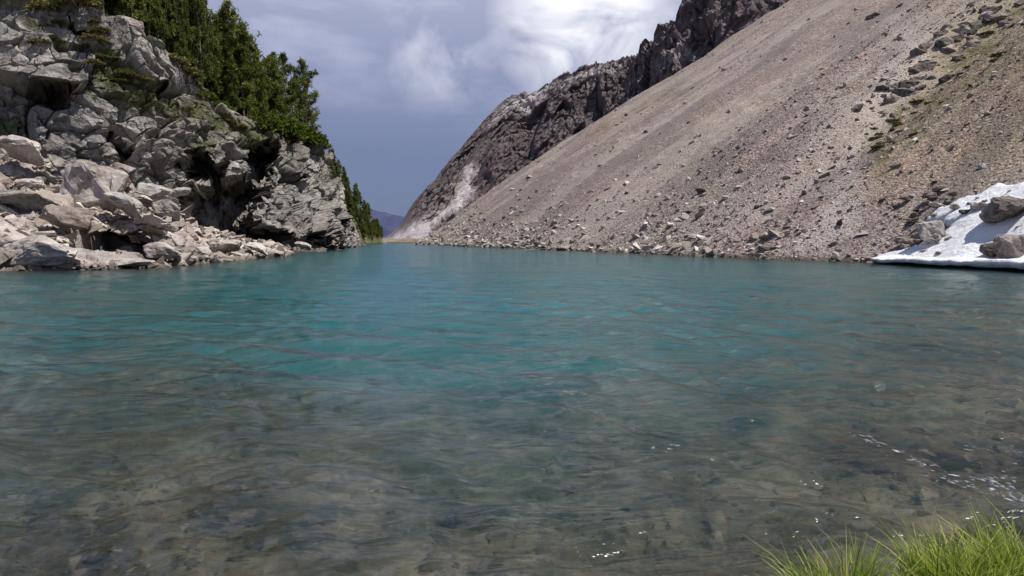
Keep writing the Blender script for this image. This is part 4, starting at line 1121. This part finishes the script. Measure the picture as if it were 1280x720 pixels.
TUFTS = [(905, 2.74, .15, .10, 240, .07, .14, .5, 'small yellowish grass tuft at the bottom edge, lowest of the tufts'),
         (985, 2.70, .13, .10, 200, .07, .15, .5, 'thin dry tuft between the lowest tuft and the middle green tuft'),
         (1058, 2.84, .21, .15, 640, .16, .36, .25, 'middle green grass tuft with dry blades around it'),
         (1118, 2.76, .15, .12, 300, .10, .19, .4, 'short dry tuft filling the gap between the two taller green tufts'),
         (1188, 2.98, .20, .18, 620, .16, .33, .2, 'tall green grass tuft at the water edge beside the rightmost tuft'),
         (1240, 2.92, .20, .18, 640, .16, .33, .25, 'green grass tuft with many straw blades next to the rightmost tuft'),
         (1285, 3.05, .24, .22, 700, .18, .37, .35, 'tallest grass tuft at the right edge of the photo with brown tips')]
for i, (u, dpt, rx, ry, n, h0, h1, dry, lab) in enumerate(TUFTS):
    x = (u - 640) / FPX * dpt * 1.035
    link('grass_tuft', make_tuft(40 + i, rx, ry, n, h0, h1, dry), None, (x, dpt, 0.15), label=lab, category='grass tuft', group='grass tufts on the near bank')

# ------------------------------------------------------------------ camera, sun, sky
cam = bpy.data.cameras.new('camera'); cam.sensor_width = 36; cam.lens = 36 * FPX / 1280; cam.clip_end = 9000; cam.clip_start = 0.05
co = bpy.data.objects.new('camera', cam); COL.objects.link(co); co.location = (0, 0, EYE); co.rotation_euler = (math.pi / 2 - PITCH, 0, 0)
S.camera = co
SUN = Vector((0.42, -0.14, 0.90)).normalized()
sl = bpy.data.lights.new('sun', 'SUN'); sl.energy = 4.9; sl.angle = math.radians(0.6); sl.color = (1.0, 0.955, 0.89)
so = bpy.data.objects.new('sun', sl); COL.objects.link(so); so.rotation_euler = SUN.to_track_quat('Z', 'Y').to_euler(); so.location = (20, -20, 60)
W = bpy.data.worlds.new('World'); S.world = W; W.use_nodes = True
nt = W.node_tree; nt.nodes.clear(); g = N(nt)
sky = g.add('ShaderNodeTexSky', sky_type='NISHITA'); sky.sun_disc = False
sky.sun_elevation = math.asin(SUN.z); sky.sun_rotation = math.atan2(SUN.x, SUN.y)
tc = g.add('ShaderNodeTexCoord').outputs['Generated']
sepn = g.add('ShaderNodeSeparateXYZ'); nt.links.new(tc, sepn.inputs[0])
el = sepn.outputs['Z']
grad = g.ramp(el, [(0.0, (0.135, 0.178, 0.305)), (0.13, (0.165, 0.21, 0.345)), (0.26, (0.27, 0.305, 0.46)), (0.36, (0.37, 0.40, 0.54)), (0.48, (0.20, 0.26, 0.44)), (0.8, (0.08, 0.14, 0.31))])
# flatter cloud layers: project the direction on a plane overhead
c1 = g.noise(g.mapping(tc, (1.5, 1.5, 4.2), (0, 0, 0), (0.2, 0, 0.1)), 2.6, 7, 0.55, 0.3)
c2 = g.noise(g.mapping(tc, (1.2, 1.2, 2.6), (0, 0, 0), (3.1, 1.7, 0)), 1.6, 6, 0.55, 0.2)
wisp = g.math('MULTIPLY', g.math('MULTIPLY', g.maprange(c1, 0.46, 0.70), g.maprange(el, 0.12, 0.30)), g.maprange(el, 0.58, 0.38))
cc = g.mix(g.math('MULTIPLY', wisp, 0.75), grad, (0.62, 0.64, 0.78))
# one bright break in the cloud, up the valley to the right
def lobe(u, v, r0, r1):
    dvec = Vector(ray(u, v)).normalized()
    dt = g.add('ShaderNodeVectorMath', operation='DOT_PRODUCT'); nt.links.new(tc, dt.inputs[0]); dt.inputs[1].default_value = dvec
    return g.maprange(dt.outputs['Value'], math.cos(math.radians(r1)), math.cos(math.radians(r0)))
c3 = g.noise(g.mapping(tc, (1, 1, 1.8)), 7, 7, 0.55, 0.6)
lo = g.math('MULTIPLY', lobe(714, 22, 0, 7), g.maprange(c3, 0.42, 0.66, 0.12, .95), True)
lo2 = g.math('MULTIPLY', lobe(790, 30, 0, 8), g.maprange(c3, 0.38, 0.62, 0, .42), True)
lo3 = g.math('MULTIPLY', lobe(553, 58, 0, 5.5), g.maprange(g.noise(tc, 9, 6, 0.6, 0.8), 0.45, 0.7, 0, .38), True)
tot = g.math('ADD', g.math('ADD', lo, lo2), lo3, True)
cc = g.mix(tot, cc, (0.95, 0.95, 1.0))
b1 = g.add('ShaderNodeBackground'); nt.links.new(sky.outputs[0], b1.inputs[0]); b1.inputs[1].default_value = 0.06
b2 = g.add('ShaderNodeBackground'); nt.links.new(cc, b2.inputs[0]); b2.inputs[1].default_value = 1.0
mx = g.add('ShaderNodeMixShader'); g.set(mx.inputs[0], g.maprange(c2, 0.30, 0.45, 0.80, 1.0))
nt.links.new(b1.outputs[0], mx.inputs[1]); nt.links.new(b2.outputs[0], mx.inputs[2])
o = g.add('ShaderNodeOutputWorld'); nt.links.new(mx.outputs[0], o.inputs[0])

S.view_settings.view_transform = 'Standard'; S.view_settings.look = 'None'; S.view_settings.exposure = 0.2; S.view_settings.gamma = 1
S.render.engine = 'CYCLES'
S.cycles.use_denoising = True
S.cycles.transparent_max_bounces = 16; S.cycles.volume_bounces = 1; S.cycles.max_bounces = 6
S.cycles.sample_clamp_indirect = 6; S.cycles.sample_clamp_direct = 1.6; S.cycles.caustics_reflective = False; S.cycles.caustics_refractive = False
